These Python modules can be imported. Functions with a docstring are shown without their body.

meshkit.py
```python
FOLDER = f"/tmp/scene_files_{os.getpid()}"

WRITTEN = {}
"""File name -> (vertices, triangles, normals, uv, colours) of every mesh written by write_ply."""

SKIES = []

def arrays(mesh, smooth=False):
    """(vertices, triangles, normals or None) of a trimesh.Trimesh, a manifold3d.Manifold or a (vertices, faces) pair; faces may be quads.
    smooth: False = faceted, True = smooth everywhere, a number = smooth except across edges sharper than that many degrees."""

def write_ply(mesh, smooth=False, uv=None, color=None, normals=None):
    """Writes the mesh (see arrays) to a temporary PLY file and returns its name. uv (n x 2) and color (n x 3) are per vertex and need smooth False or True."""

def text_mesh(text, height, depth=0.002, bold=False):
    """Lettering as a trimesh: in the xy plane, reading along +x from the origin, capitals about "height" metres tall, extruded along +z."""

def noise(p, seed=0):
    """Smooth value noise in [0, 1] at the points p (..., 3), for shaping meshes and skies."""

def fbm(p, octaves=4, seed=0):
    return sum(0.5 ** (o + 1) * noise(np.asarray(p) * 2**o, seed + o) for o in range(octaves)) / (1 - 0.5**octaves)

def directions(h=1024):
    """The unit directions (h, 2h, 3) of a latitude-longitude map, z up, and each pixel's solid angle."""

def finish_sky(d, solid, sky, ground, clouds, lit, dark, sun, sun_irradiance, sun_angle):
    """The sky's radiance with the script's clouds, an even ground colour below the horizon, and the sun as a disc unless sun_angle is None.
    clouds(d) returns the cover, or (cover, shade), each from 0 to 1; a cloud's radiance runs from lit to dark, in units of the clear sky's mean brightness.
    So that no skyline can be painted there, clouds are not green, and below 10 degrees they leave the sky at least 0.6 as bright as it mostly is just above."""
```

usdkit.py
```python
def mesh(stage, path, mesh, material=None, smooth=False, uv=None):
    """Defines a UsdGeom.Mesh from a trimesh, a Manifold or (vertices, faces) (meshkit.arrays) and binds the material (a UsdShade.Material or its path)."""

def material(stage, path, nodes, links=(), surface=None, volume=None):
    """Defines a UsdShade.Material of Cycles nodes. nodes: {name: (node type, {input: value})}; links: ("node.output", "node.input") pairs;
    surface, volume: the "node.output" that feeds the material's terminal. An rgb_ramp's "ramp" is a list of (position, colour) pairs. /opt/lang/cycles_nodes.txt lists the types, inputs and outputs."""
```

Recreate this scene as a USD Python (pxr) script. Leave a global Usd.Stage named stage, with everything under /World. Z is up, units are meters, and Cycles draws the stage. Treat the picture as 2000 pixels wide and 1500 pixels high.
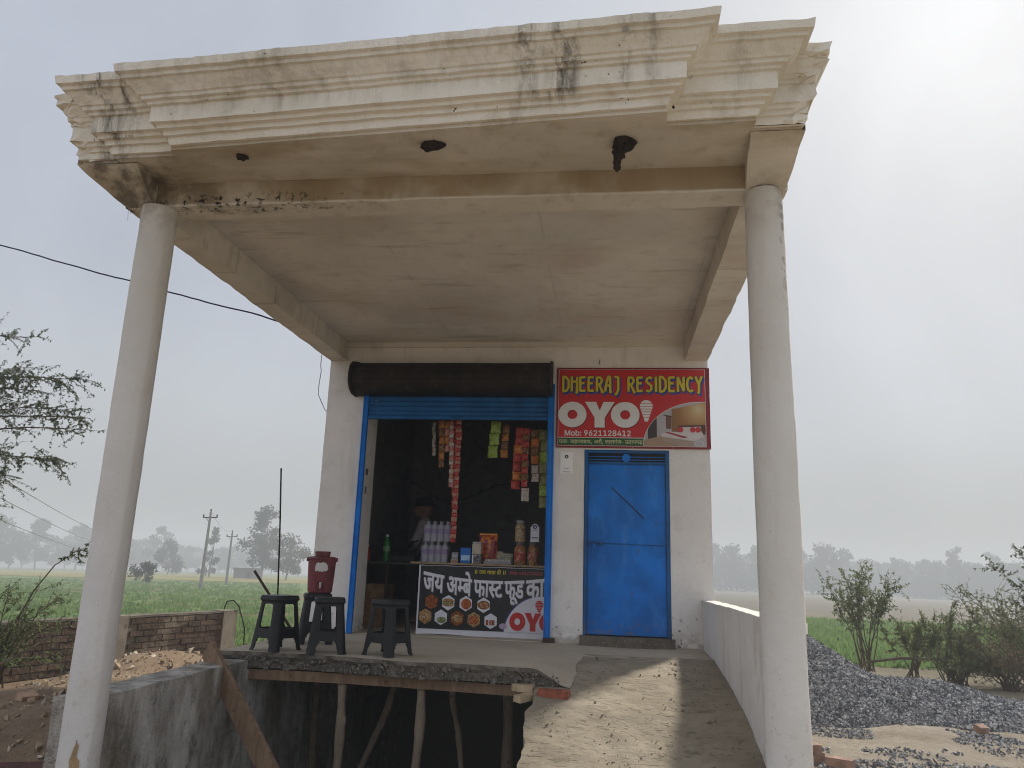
import math, random, numpy as np, trimesh, manifold3d, meshkit, usdkit
from pxr import Usd, UsdGeom, UsdLux, UsdShade, Gf, Sdf, Vt
from shapely.geometry import Polygon, LineString, Point, box as sbox
from shapely import affinity
from shapely.ops import unary_union

stage = Usd.Stage.CreateInMemory()
UsdGeom.SetStageUpAxis(stage, 'Z'); UsdGeom.SetStageMetersPerUnit(stage, 1.0)
UsdGeom.Xform.Define(stage, '/World'); UsdGeom.Scope.Define(stage, '/World/Looks')

# ---------------------------------------------------------------- camera, sky, sun, exposure
cam = UsdGeom.Camera.Define(stage, '/World/camera')
cam.AddTransformOp().Set(Gf.Matrix4d(0.99182, 0.12341, 0.03251, 0, -0.00308, -0.23154, 0.97282, 0,
                                     0.12758, -0.96497, -0.22926, 0, 2.980, -4.383, 0.756, 1))
cam.CreateHorizontalApertureAttr(36.0); cam.CreateVerticalApertureAttr(27.0)
cam.CreateFocalLengthAttr(27.02); cam.CreateClippingRangeAttr(Gf.Vec2f(0.05, 5000.0))
cam.CreateExposureAttr(0.62)

SUN_AZ, SUN_EL = math.radians(29.0), math.radians(36.0)
SUN = (math.sin(SUN_AZ) * math.cos(SUN_EL), math.cos(SUN_AZ) * math.cos(SUN_EL), math.sin(SUN_EL))
HAZE = 0.0035
sky = UsdLux.DomeLight.Define(stage, '/World/sky')
sky.GetPrim().SetCustomDataByKey('kind', 'structure')
sky_mat = usdkit.material(stage, '/World/Looks/sky_air', {
    'sky': ('sky_texture', {'sky_type': 'single_scattering', 'sun_disc': False, 'sun_elevation': SUN_EL, 'sun_rotation': SUN_AZ,
                            'air_density': 1.0, 'aerosol_density': 2.0, 'altitude': 60.0}),
    'tc': ('texture_coordinate', {}),
    'dot': ('vector_math', {'math_type': 'dot_product', 'vector2': SUN}),
    'pos': ('math', {'math_type': 'maximum', 'value2': 0.0}),
    'near': ('math', {'math_type': 'power', 'value2': 60.0}),
    'wide': ('math', {'math_type': 'power', 'value2': 9.0}),
    'c': ('noise_texture', {'scale': 2.3, 'detail': 5.0, 'roughness': 0.55, 'distortion': 0.4}),
    'cr': ('map_range', {'from_min': 0.3, 'from_max': 0.7, 'to_min': 0.90, 'to_max': 1.09}),
    'up': ('separate_xyz', {}), 'el': ('map_range', {'range_type': 'smoothstep', 'from_min': 0.0, 'from_max': 0.42}), 'low': ('map_range', {'range_type': 'smoothstep', 'from_min': 0.0, 'from_max': 0.2, 'to_min': 0.66, 'to_max': 1.0}),
    'tall': ('mix_color', {'a': (3.16, 3.29, 3.36), 'b': (2.70, 2.92, 3.38)}), 'lowm': ('mix_color', {'blend_type': 'multiply', 'fac': 1.0}),
    'veil0': ('mix_color', {'b': (4.0, 4.05, 4.12)}),
    'veil': ('mix_color', {'b': (4.85, 4.98, 5.15)}),
    'veilc': ('mix_color', {'blend_type': 'multiply', 'fac': 1.0}),
    'm': ('mix_color', {'fac': 0.975}),
    'bg': ('background_shader', {'strength': 0.12})},
    [('tc.generated', 'dot.vector1'), ('dot.value', 'pos.value1'), ('pos.value', 'near.value1'), ('pos.value', 'wide.value1'), ('tc.generated', 'c.vector'), ('tc.generated', 'up.vector'), ('up.z', 'el.value'), ('up.z', 'low.value'), ('el.result', 'tall.fac'), ('tall.result', 'veil0.a'), ('veilc.result', 'lowm.a'), ('low.result', 'lowm.b'),
     ('c.fac', 'cr.value'), ('wide.value', 'veil0.fac'), ('veil0.result', 'veil.a'), ('near.value', 'veil.fac'), ('veil.result', 'veilc.a'), ('cr.result', 'veilc.b'),
     ('sky.color', 'm.a'), ('lowm.result', 'm.b'), ('m.result', 'bg.color')], surface='bg.background')
UsdShade.MaterialBindingAPI.Apply(sky.GetPrim()).Bind(sky_mat)
sun = UsdLux.DistantLight.Define(stage, '/World/sun')
sun.CreateNormalizeAttr(True); sun.CreateIntensityAttr(0.9); sun.CreateAngleAttr(4.0); sun.CreateColorAttr(Gf.Vec3f(1.0, 0.93, 0.82))
sun.AddTransformOp().Set(Gf.Matrix4d(Gf.Matrix3d(Gf.Rotation(Gf.Vec3d(0, 0, 1), Gf.Vec3d(*SUN))), Gf.Vec3d(0, 0, 20)))

# ---------------------------------------------------------------- helpers
R = np.random.default_rng(7)

class Mat:
    """A small builder of Cycles node graphs."""
    def __init__(s): s.N, s.L = {}, []
    def add(s, kind, out, **kw):
        nm = 'n%d' % len(s.N); s.N[nm] = (kind, {})
        for k, v in kw.items():
            if isinstance(v, str) and v.startswith('@'): s.L.append((v[1:], nm + '.' + k))
            else: s.N[nm][1][k] = v
        return '@%s.%s' % (nm, out)
    def pos(s):
        if not hasattr(s, 'p'): s.p = s.add('geometry', 'position')
        return s.p
    def xyz(s):
        if not hasattr(s, 'q'):
            o = s.add('separate_xyz', 'x', vector=s.pos()); s.q = {a: o[:-1] + a for a in 'xyz'}
        return s.q
    def vec(s, st): return s.pos() if st is None else s.add('mapping', 'vector', vector=s.pos(), scale=st)
    def noise(s, scale, detail=3, rough=.5, st=None, dist=0.): return s.add('noise_texture', 'fac', vector=s.vec(st), scale=scale, detail=detail, roughness=rough, distortion=dist)
    def m(s, t, a, b=0.): return s.add('math', 'value', math_type=t, value1=a, value2=b)
    def rng(s, v, lo, hi, a=0., b=1.): return s.add('map_range', 'result', range_type='smoothstep', value=v, from_min=lo, from_max=hi, to_min=a, to_max=b)
    def mix(s, f, a, b, t='mix'): return s.add('mix_color', 'result', blend_type=t, fac=f, a=a, b=b)
    def ramp(s, f, stops): return s.add('rgb_ramp', 'color', fac=f, ramp=stops)
    def band(s, ax, lo, hi, soft):
        c = s.xyz()[ax]; return s.m('multiply', s.rng(c, lo - soft, lo + soft), s.rng(c, hi - soft, hi + soft, 1., 0.))
    def mul(s, *a):
        o = a[0]
        for b in a[1:]: o = s.m('multiply', o, b)
        return o
    def out(s, name, color, rough=.8, bump=None, bs=.4, bd=.02, **kw):
        kw.setdefault('specular_ior_level', .3)
        if bump: kw['normal'] = s.add('bump', 'normal', height=bump, strength=bs, distance=bd)
        o = s.add('principled_bsdf', 'BSDF', base_color=color, roughness=rough, **kw)
        return usdkit.material(stage, '/World/Looks/' + name, s.N, s.L, surface=o[1:])

MATS = {}
def plain(name, col, rough=.5, var=.12, sc=9., **kw):
    """A colour with slight mottling and wear."""
    if name in MATS: return MATS[name]
    g = Mat(); n = g.noise(sc, 4, .6)
    c = g.mix(g.rng(n, .3, .7), tuple(x * (1 - var) for x in col), tuple(min(1, x * (1 + var)) for x in col))
    MATS[name] = g.out(name, c, rough, bump=g.noise(sc * 9, 2), bs=.08, bd=.003, **kw)
    return MATS[name]

def numbered(path):
    if not stage.GetPrimAtPath(path): return path
    k = 1
    while stage.GetPrimAtPath('%s_%03d' % (path, k)): k += 1
    return '%s_%03d' % (path, k)
def tag(p, label=None, cat=None, group=None, kind=None):
    p = p.GetPrim() if hasattr(p, 'GetPrim') else p
    for k, v in (('label', label), ('category', cat), ('group', group), ('kind', kind)):
        if v: p.SetCustomDataByKey(k, v)
    return p
def obj(name, mesh, mat, parent=None, smooth=False, label=None):
    base = str(parent.GetPath()) if parent is not None else '/World'
    p = usdkit.mesh(stage, numbered(base + '/' + name), mesh, mat, smooth).GetPrim()
    if label: tag(p, label)
    return p
def thing(name, label, cat, loc=(0, 0, 0), rz=0., group=None):
    x = UsdGeom.Xform.Define(stage, numbered('/World/' + name))
    x.AddTranslateOp().Set(Gf.Vec3d(*map(float, loc)))
    if rz: x.AddRotateZOp().Set(float(rz))
    return tag(x, label, cat, group)
def dup(src, label, loc, rz=0., scale=1., group=None):
    nm = src.GetName()
    x = UsdGeom.Xform.Define(stage, numbered('/World/' + (nm[:-4] if nm[-3:].isdigit() else nm)))
    x.GetPrim().GetReferences().AddInternalReference(src.GetPath()); x.GetPrim().SetInstanceable(True)
    x.ClearXformOpOrder()
    x.AddTransformOp().Set(Gf.Matrix4d(Gf.Matrix3d(Gf.Rotation(Gf.Vec3d(0, 0, 1), float(rz))), Gf.Vec3d(0, 0, 0)) * 1.0)
    m = Gf.Matrix4d(1.0); m.SetScale(float(scale)); r = Gf.Matrix4d(1.0); r.SetRotate(Gf.Rotation(Gf.Vec3d(0, 0, 1), float(rz))); t = Gf.Matrix4d(1.0); t.SetTranslate(Gf.Vec3d(*map(float, loc)))
    x.GetOrderedXformOps()[0].Set(m * r * t)
    return tag(x, label, None, group)

def cat_(ms):
    vs, fs, n = [], [], 0
    for v, f in ms:
        v, f = np.asarray(v, float), np.asarray(f, int)
        if f.shape[1] == 4: f = np.vstack([f[:, [0, 1, 2]], f[:, [0, 2, 3]]])
        vs.append(v); fs.append(f + n); n += len(v)
    return np.vstack(vs), np.vstack(fs)
CUBE_F = np.array([[0, 2, 3, 1], [4, 5, 7, 6], [0, 1, 5, 4], [2, 6, 7, 3], [0, 4, 6, 2], [1, 3, 7, 5]])
def bx(lo, hi):
    lo, hi = np.array(lo, float), np.array(hi, float)
    v = np.array([[(lo, hi)[i][0], (lo, hi)[j][1], (lo, hi)[k][2]] for i in (0, 1) for j in (0, 1) for k in (0, 1)])
    return v, np.array([[0, 1, 3, 2], [4, 6, 7, 5], [0, 4, 5, 1], [2, 3, 7, 6], [0, 2, 6, 4], [1, 5, 7, 3]])
def hull(pts):
    m = manifold3d.Manifold.hull_points(np.asarray(pts, float)).to_mesh()
    return np.array(m.vert_properties[:, :3], float), np.array(m.tri_verts, int)
def cbx(lo, hi, c=.004):
    """A box with chamfered edges."""
    lo, hi = np.array(lo, float), np.array(hi, float); pts = []
    for i in (0, 1):
        for j in (0, 1):
            for k in (0, 1):
                p = np.array([(lo, hi)[i][0], (lo, hi)[j][1], (lo, hi)[k][2]]); s = np.array([1 - 2 * i, 1 - 2 * j, 1 - 2 * k]) * c
                for a in range(3):
                    q = p + s; q[a] = p[a]; pts.append(q)
    return hull(pts)
def frame_of(d):
    d = np.asarray(d, float) / np.linalg.norm(d)
    a = np.cross(d, [0, 0, 1.] if abs(d[2]) < .9 else [1., 0, 0]); a /= np.linalg.norm(a)
    return a, np.cross(d, a), d
def tube(pts, rad, sides=8, caps=True):
    p = np.asarray(pts, float); r = np.broadcast_to(np.asarray(rad, float), (len(p),))
    t = np.gradient(p, axis=0); t /= np.linalg.norm(t, axis=1, keepdims=True) + 1e-12
    a0 = frame_of(t[0])[0]; vs = []; ang = np.arange(sides) * 2 * np.pi / sides
    for i in range(len(p)):
        a0 = a0 - t[i] * (a0 @ t[i]); a0 /= np.linalg.norm(a0) + 1e-12; b0 = np.cross(t[i], a0)
        vs.append(p[i] + r[i] * (np.cos(ang)[:, None] * a0 + np.sin(ang)[:, None] * b0))
    v = np.vstack(vs); f = []
    for i in range(len(p) - 1):
        for j in range(sides):
            k = (j + 1) % sides
            f += [[i * sides + j, i * sides + k, (i + 1) * sides + k], [i * sides + j, (i + 1) * sides + k, (i + 1) * sides + j]]
    if caps:
        for j in range(1, sides - 1):
            f += [[0, j + 1, j], [(len(p) - 1) * sides, (len(p) - 1) * sides + j, (len(p) - 1) * sides + j + 1]]
    return v, np.array(f)
def lathe(prof, seg=24, c=(0, 0, 0)):
    """prof: (radius, z) from bottom to top."""
    pr = np.array(prof, float); n = len(pr); ang = np.arange(seg) * 2 * np.pi / seg
    v = np.stack([pr[:, None, 0] * np.cos(ang), pr[:, None, 0] * np.sin(ang), np.broadcast_to(pr[:, None, 1], (n, seg))], -1).reshape(-1, 3) + np.array(c)
    f = [[i * seg + j, i * seg + (j + 1) % seg, (i + 1) * seg + (j + 1) % seg, (i + 1) * seg + j] for i in range(n - 1) for j in range(seg)]
    return v, np.array(f)
def extr(poly, h):
    m = trimesh.creation.extrude_polygon(poly, h, engine='earcut'); return np.array(m.vertices), np.array(m.faces)
def extrude(poly, h):
    ms = [extr(p, h) for p in (poly.geoms if hasattr(poly, 'geoms') else [poly]) if p.area > 1e-9]
    return cat_(ms)
def xf(m, M=None, t=(0, 0, 0)):
    v = np.asarray(m[0], float)
    if M is not None: v = v @ np.asarray(M, float).T
    return v + np.array(t, float), m[1]
RX = np.array([[1, 0, 0], [0, 0, -1], [0, 1, 0]], float)      # the xy plane stood up to face -y
def rotz(a): c, s = math.cos(a), math.sin(a); return np.array([[c, -s, 0], [s, c, 0], [0, 0, 1.]])
def rotx(a): c, s = math.cos(a), math.sin(a); return np.array([[1, 0, 0], [0, c, -s], [0, s, c]])
def fbm3(p, f, seed, oct=3):
    p = np.asarray(p, float) * f
    return np.stack([meshkit.fbm(p + 17.3 * k, oct, seed + k) - .5 for k in range(3)], -1)
def wobble(m, amp, f, seed=1, oct=3):
    v = np.asarray(m[0], float); return v + fbm3(v, f, seed, oct) * 2 * amp, m[1]
def rough_box(lo, hi, step=.1, amp=.006, f=5., seed=1, oct=3):
    """A box with gridded faces and uneven, hand-plastered surfaces."""
    lo, hi = np.array(lo, float), np.array(hi, float); ms = []
    for a in range(3):
        b, c = (a + 1) % 3, (a + 2) % 3
        nb, nc = [max(1, min(90, int(round((hi - lo)[k] / step)))) for k in (b, c)]
        gb, gc = np.meshgrid(np.linspace(lo[b], hi[b], nb + 1), np.linspace(lo[c], hi[c], nc + 1), indexing='ij')
        i, j = np.meshgrid(np.arange(nb), np.arange(nc), indexing='ij'); q = (i * (nc + 1) + j).ravel()
        F = np.stack([q, q + nc + 1, q + nc + 2, q + 1], -1)
        for side, val in ((0, lo[a]), (1, hi[a])):
            v = np.empty((gb.size, 3)); v[:, a] = val; v[:, b] = gb.ravel(); v[:, c] = gc.ravel()
            ms.append((v, F if side else F[:, ::-1]))
    v, f_ = cat_(ms)
    t = trimesh.Trimesh(v, f_, process=False); t.merge_vertices(digits_vertex=5)
    return wobble((np.array(t.vertices), np.array(t.faces)), amp, f, seed, oct)
def compact(v, f):
    u, i = np.unique(f, return_inverse=True); return v[u], i.reshape(f.shape)
def grid(xs, ys, zf, keep=None):
    X, Y = np.meshgrid(xs, ys, indexing='ij'); v = np.stack([X, Y, zf(X, Y)], -1).reshape(-1, 3); n = len(ys)
    i, j = np.meshgrid(np.arange(len(xs) - 1), np.arange(n - 1), indexing='ij'); q = (i * n + j).ravel()
    f = np.stack([q, q + n, q + n + 1, q + 1], -1)
    if keep is not None: f = f[keep(v[f].mean(1))]
    return compact(v, f)
def sstep(x, a, b):
    t = np.clip((np.asarray(x, float) - a) / (b - a), 0, 1); return t * t * (3 - 2 * t)
def leaves(P, size, rng, flat=.0, aspect=2.2, dirs=None):
    """One small folded quad for each point."""
    n = len(P); d = rng.normal(size=(n, 3)) if dirs is None else dirs + rng.normal(size=(n, 3)) * .35
    d[:, 2] *= 1 - flat; d /= np.linalg.norm(d, axis=1, keepdims=True) + 1e-9
    a = np.cross(d, rng.normal(size=(n, 3))); a /= np.linalg.norm(a, axis=1, keepdims=True) + 1e-9
    s = size * rng.uniform(.6, 1.35, (n, 1)); L, W = d * s, a * s / aspect
    v = np.stack([P, P + L * .5 + W * .5, P + L, P + L * .5 - W * .5], 1).reshape(-1, 3)
    q = np.arange(n)[:, None] * 4
    return v, np.hstack([q, q + 1, q + 2, q + 3])
def leafmat(name, c0, c1, trans=.35):
    g = Mat(); r = g.add('geometry', 'random_per_island')
    c = g.mix(r, c0, c1); d = g.add('principled_bsdf', 'BSDF', base_color=c, roughness=.6, specular_ior_level=.25); t = g.add('translucent_bsdf', 'BSDF', color=c)
    o = g.add('mix_closure', 'closure', fac=trans, closure1=d, closure2=t)
    return usdkit.material(stage, '/World/Looks/' + name, g.N, g.L, surface=o[1:])
# ---------------------------------------------------------------- materials of the building and the ground
def plaster(name, hi, lo, stain=(.30, .25, .17), amount=.35, extra=None, bs=.35):
    g = Mat(); big, mid = g.noise(.9, 5, .6), g.noise(5, 5, .65)
    c = g.mix(g.rng(big, .35, .68), hi, lo)
    c = g.mix(g.m('multiply', g.rng(mid, .52, .75), amount), c, stain)
    c = g.mix(g.m('multiply', g.rng(g.noise(3.0, 4, .6, st=(2.5, 2.5, .25)), .55, .8), amount), c, tuple(x * .8 for x in stain))
    c = g.mix(g.m('multiply', g.rng(g.noise(46, 2), .71, .76), .3), c, (.06, .05, .04))
    if extra: c = extra(g, c)
    b = g.m('add', g.noise(9, 5, .6), g.m('multiply', g.noise(70, 2), .25))
    return g.out(name, c, .9, bump=b, bs=bs, bd=.03)

def cornice_stains(g, c):
    def streak(lo, hi, y1, k, z0=3.05, z1=3.62, soft=.05, thr=.44):
        st = g.noise(1.0, 5, .7, st=(13, 13, 1.3), dist=.5); w = g.m('multiply', g.rng(st, thr - .06, thr + .26), g.rng(g.noise(34, 4, .7), .22, .5))
        return g.mul(g.band('x', lo, hi, soft), g.band('z', z0, z1, .05), g.rng(g.xyz()['y'], y1, y1 + .1, 1., 0.), w, k)
    for a in ((2.47, 2.58, -.3, .95, 3.2), (2.62, 2.8, -.3, .9, 3.22), (3.02, 3.09, -.3, .85, 3.25), (3.16, 3.22, -.3, .8, 3.25), (-.2, .0, -.3, .95, 3.12), (.02, .12, -.3, .85, 3.2), (3.6, 3.72, -.3, .3, 3.25), (1.0, 1.15, -.3, .35, 3.3), (.15, 2.4, -.3, .22, 3.3)):
        c = g.mix(g.m('multiply', streak(*a), 1.0), c, (.065, .057, .044))
    flecks = g.mul(g.rng(g.noise(24, 3, .6), .66, .71), g.rng(g.xyz()['y'], -.2, -.1, 1., 0.), g.rng(g.noise(1.7, 2), .5, .62))
    return g.mix(flecks, c, (.03, .026, .02))
def beam_stains(g, c):
    y = g.rng(g.xyz()['y'], .02, .1, 1., 0.); oc = g.mul(y, g.rng(g.noise(1.2, 4, .6), .25, .6), g.rng(g.xyz()['z'], 2.98, 2.995), .85)
    c = g.mix(oc, c, (.30, .215, .105)); gm_ = g.mul(y, g.rng(g.xyz()['x'], .0, 1.5, 1., 0.), g.rng(g.noise(4, 5, .7), .42, .62), .7); c = g.mix(gm_, c, (.15, .115, .065))
    pit = g.mul(y, g.band('z', 2.96, 3.05, .03), g.rng(g.noise(26, 3, .65), .55, .62), g.rng(g.xyz()['x'], .6, 1.9, 1., 0.))
    return g.mix(pit, c, (.025, .02, .015))
def ceiling_stains(g, c):
    pink = g.mul(g.rng(g.noise(.8, 4, .6), .5, .7), .45)
    c = g.mix(pink, c, (.52, .36, .28))
    ln = g.mul(g.rng(g.noise(2.2, 5, .65, st=(.5, 3.5, 1)), .54, .72), .5); c = g.mix(ln, c, (.27, .24, .19))
    gr = g.mul(g.rng(g.noise(.7, 3, .5), .5, .62), .3); c = g.mix(gr, c, (.50, .52, .50))
    for ax, w_ in (('x', .62), ('y', .93)):
        fr_ = g.m('pingpong', g.m('add', g.xyz()[ax], g.m('multiply', g.noise(3., 3), .02)), w_); c = g.mix(g.mul(g.rng(fr_, .004, .014, 1., 0.), g.rng(g.noise(2.6, 3), .42, .6), .2), c, (.22, .19, .15))
    return c
def soffit_stains(g, c):
    oc = g.mul(g.rng(g.noise(1.1, 4, .6, st=(.6, 1.6, 1)), .45, .66), .75)
    c = g.mix(oc, c, (.34, .26, .15))
    dk = g.mul(g.rng(g.xyz()['x'], -.1, .45, 1., 0.), g.rng(g.noise(5, 4, .65), .4, .62), .8)
    return g.mix(dk, c, (.10, .085, .06))
def wall_stains(g, c):
    base = g.mul(g.rng(g.xyz()['z'], .02, .22, 1., 0.), g.rng(g.noise(9, 4, .6), .42, .6), .55)
    c = g.mix(base, c, (.30, .26, .20))
    ch = g.mul(g.rng(g.xyz()['z'], .05, .5, 1., 0.), g.rng(g.noise(21, 3, .6), .64, .68))
    return g.mix(ch, c, (.10, .085, .07))
M_wall = plaster('white_wall', (.80, .77, .74), (.70, .67, .64), (.50, .44, .38), .35, wall_stains)
def column_stains(g, c):
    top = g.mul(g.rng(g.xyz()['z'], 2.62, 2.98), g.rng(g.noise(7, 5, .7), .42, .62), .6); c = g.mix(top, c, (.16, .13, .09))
    fl = g.mul(g.rng(g.xyz()['x'], 3.93, 3.97), g.rng(g.xyz()['z'], 1.9, 2.7), g.rng(g.noise(17, 3, .6), .54, .6), .85); c = g.mix(fl, c, (.08, .07, .06))
    sp = g.mul(g.rng(g.xyz()['z'], -.6, .7, 1., 0.), g.rng(g.noise(19, 4, .65), .56, .68), .5); c = g.mix(sp, c, (.34, .27, .19))
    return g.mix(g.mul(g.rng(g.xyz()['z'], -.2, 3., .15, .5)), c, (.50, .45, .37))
M_column = plaster('white_column', (.72, .70, .69), (.62, .60, .57), (.55, .49, .40), .4, column_stains)
M_cornice = plaster('stained_cornice', (.82, .78, .70), (.68, .63, .53), (.46, .39, .28), .5, cornice_stains, bs=.5)
M_beam = plaster('stained_beam', (.76, .70, .62), (.64, .58, .50), (.36, .29, .19), .5, beam_stains, bs=.55)
M_ceiling = plaster('stained_ceiling', (.70, .65, .58), (.57, .52, .45), (.42, .36, .28), .35, ceiling_stains)
M_soffit = plaster('stained_soffit', (.70, .64, .55), (.56, .51, .43), (.32, .26, .17), .5, soffit_stains, bs=.5)
M_low_wall = plaster('parapet_wall', (.81, .78, .75), (.70, .66, .62), (.42, .36, .28), .45)
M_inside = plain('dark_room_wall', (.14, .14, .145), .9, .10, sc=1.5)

def concrete(name, c0, c1, c2, dark=.5, sc=3., fleck=None):
    g = Mat(); n1, n2 = g.noise(sc, 6, .65), g.noise(sc * 9, 4, .7)
    c = g.ramp(n1, [(.3, c0), (.5, c1), (.7, c2)])
    c = g.mix(g.m('multiply', g.rng(n2, .55, .75), dark), c, tuple(x * .42 for x in c0))
    if fleck: c = g.mix(g.rng(g.noise(60, 2), .66, .7), c, fleck)
    b = g.m('add', g.noise(sc * 5, 6, .7), g.m('multiply', g.noise(85, 3), .4))
    return g.out(name, c, .92, bump=b, bs=.75, bd=.05)
M_slab = concrete('porch_concrete', (.46, .395, .305), (.56, .485, .38), (.62, .545, .43), .35, 1.6)
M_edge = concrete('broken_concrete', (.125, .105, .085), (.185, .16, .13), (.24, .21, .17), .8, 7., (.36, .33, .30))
def ramp_mat():
    g = Mat(); n1 = g.noise(1.7, 6, .7); c = g.ramp(n1, [(.3, (.22, .185, .135)), (.5, (.32, .275, .205)), (.68, (.39, .34, .265))])
    c = g.mix(g.m('multiply', g.rng(g.noise(4.5, 5, .7), .5, .7), .45), c, (.20, .17, .125))
    pits = g.mul(g.rng(g.noise(13, 4, .65, st=(1, 2.4, 1)), .56, .66), g.rng(g.noise(2.2, 3), .38, .52)); c = g.mix(g.m('multiply', pits, .45), c, (.075, .055, .03))
    return g.out('ramp_concrete', c, .95, bump=g.m('add', g.noise(9, 5, .65), g.m('multiply', pits, -.6)), bs=.5, bd=.03)
M_ramp = ramp_mat()
def mossy():
    g = Mat(); st = g.noise(2.2, 6, .7, st=(1.5, 1.5, .55)); f = g.noise(10, 5, .7)
    c = g.ramp(st, [(.30, (.13, .12, .10)), (.42, (.30, .275, .24)), (.53, (.50, .47, .43)), (.66, (.70, .68, .64))])
    c = g.mix(g.m('multiply', g.rng(f, .5, .7), .55), c, (.075, .068, .055))
    c = g.mix(g.mul(g.rng(g.noise(1.4, 3), .5, .65), .45), c, (.17, .13, .085))
    return g.out('weathered_render', c, .95, bump=g.m('add', f, g.noise(55, 3)), bs=.7, bd=.04)
M_mossy = mossy()
def earth():
    g = Mat(); n = g.noise(1.3, 6, .65); f = g.noise(14, 5, .7); x = g.xyz()['x']
    l = g.ramp(n, [(.3, (.20, .14, .09)), (.5, (.30, .21, .135)), (.7, (.37, .275, .185))])
    r = g.ramp(n, [(.3, (.24, .20, .15)), (.5, (.35, .30, .235)), (.7, (.42, .37, .30))])
    c = g.mix(g.rng(x, 2.0, 3.5), l, r)
    far = g.rng(g.add('vector_math', 'value', math_type='length', vector1=g.pos()), 9., 16.)
    c = g.mix(g.m('multiply', far, .8), c, (.15, .13, .07))
    c = g.mix(g.m('multiply', g.rng(f, .52, .72), .55), c, (.11, .08, .055))
    return g.out('bare_earth', c, .95, bump=g.m('add', f, g.noise(60, 3)), bs=.9, bd=.06)
M_earth = earth()
def crop(name, a, b, c_, st=(1, 1, 1)):
    g = Mat(); n = g.noise(.12, 4, .6, st=st); f = g.noise(5., 4, .7)
    c = g.ramp(n, [(.3, a), (.5, b), (.72, c_)])
    c = g.mix(g.m('multiply', g.rng(f, .45, .7), .4), c, tuple(x * .5 for x in a))
    return g.out(name, c, .9, bump=f, bs=1., bd=.15)
M_green = crop('green_crop', (.105, .17, .05), (.135, .20, .06), (.165, .215, .08))
M_mustard = crop('mustard_crop', (.20, .19, .05), (.27, .24, .05), (.16, .17, .05))
M_fallow = crop('fallow_field', (.10, .085, .06), (.13, .11, .08), (.10, .10, .06))
def painted(name, col, chip=(.10, .06, .04), amt=.4):
    g = Mat(); big = g.noise(2.2, 5, .6); c = g.mix(g.rng(big, .32, .7), tuple(x * .75 for x in col), tuple(min(1, x * 1.2) for x in col))
    dust = g.m('multiply', g.rng(g.noise(3.4, 5, .7, st=(2.2, 2.2, .6)), .5, .75), .42); c = g.mix(dust, c, tuple(min(.7, x * 1.25 + .06) for x in col)); c = g.mix(g.mul(g.rng(g.xyz()['z'], .1, .32, 1., 0.), g.rng(g.noise(13, 4, .7), .5, .66), .6), c, (.16, .13, .11))
    c = g.mix(g.m('multiply', g.rng(g.noise(11, 4, .6), .62, .74), amt), c, chip)
    return g.out(name, c, .55, bump=g.m('add', g.m('multiply', g.noise(2.4, 3), 3.), g.noise(120, 2)), bs=.12, bd=.01, specular_ior_level=.2)
M_blue = painted('blue_paint', (.003, .165, .60))
M_bluedark = painted('dark_blue_paint', (.008, .095, .27), amt=.6)
M_hood = painted('sooty_black_paint', (.022, .016, .013), (.11, .07, .045), .5)
M_black = plain('black_iron', (.012, .012, .013), .6)
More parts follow.
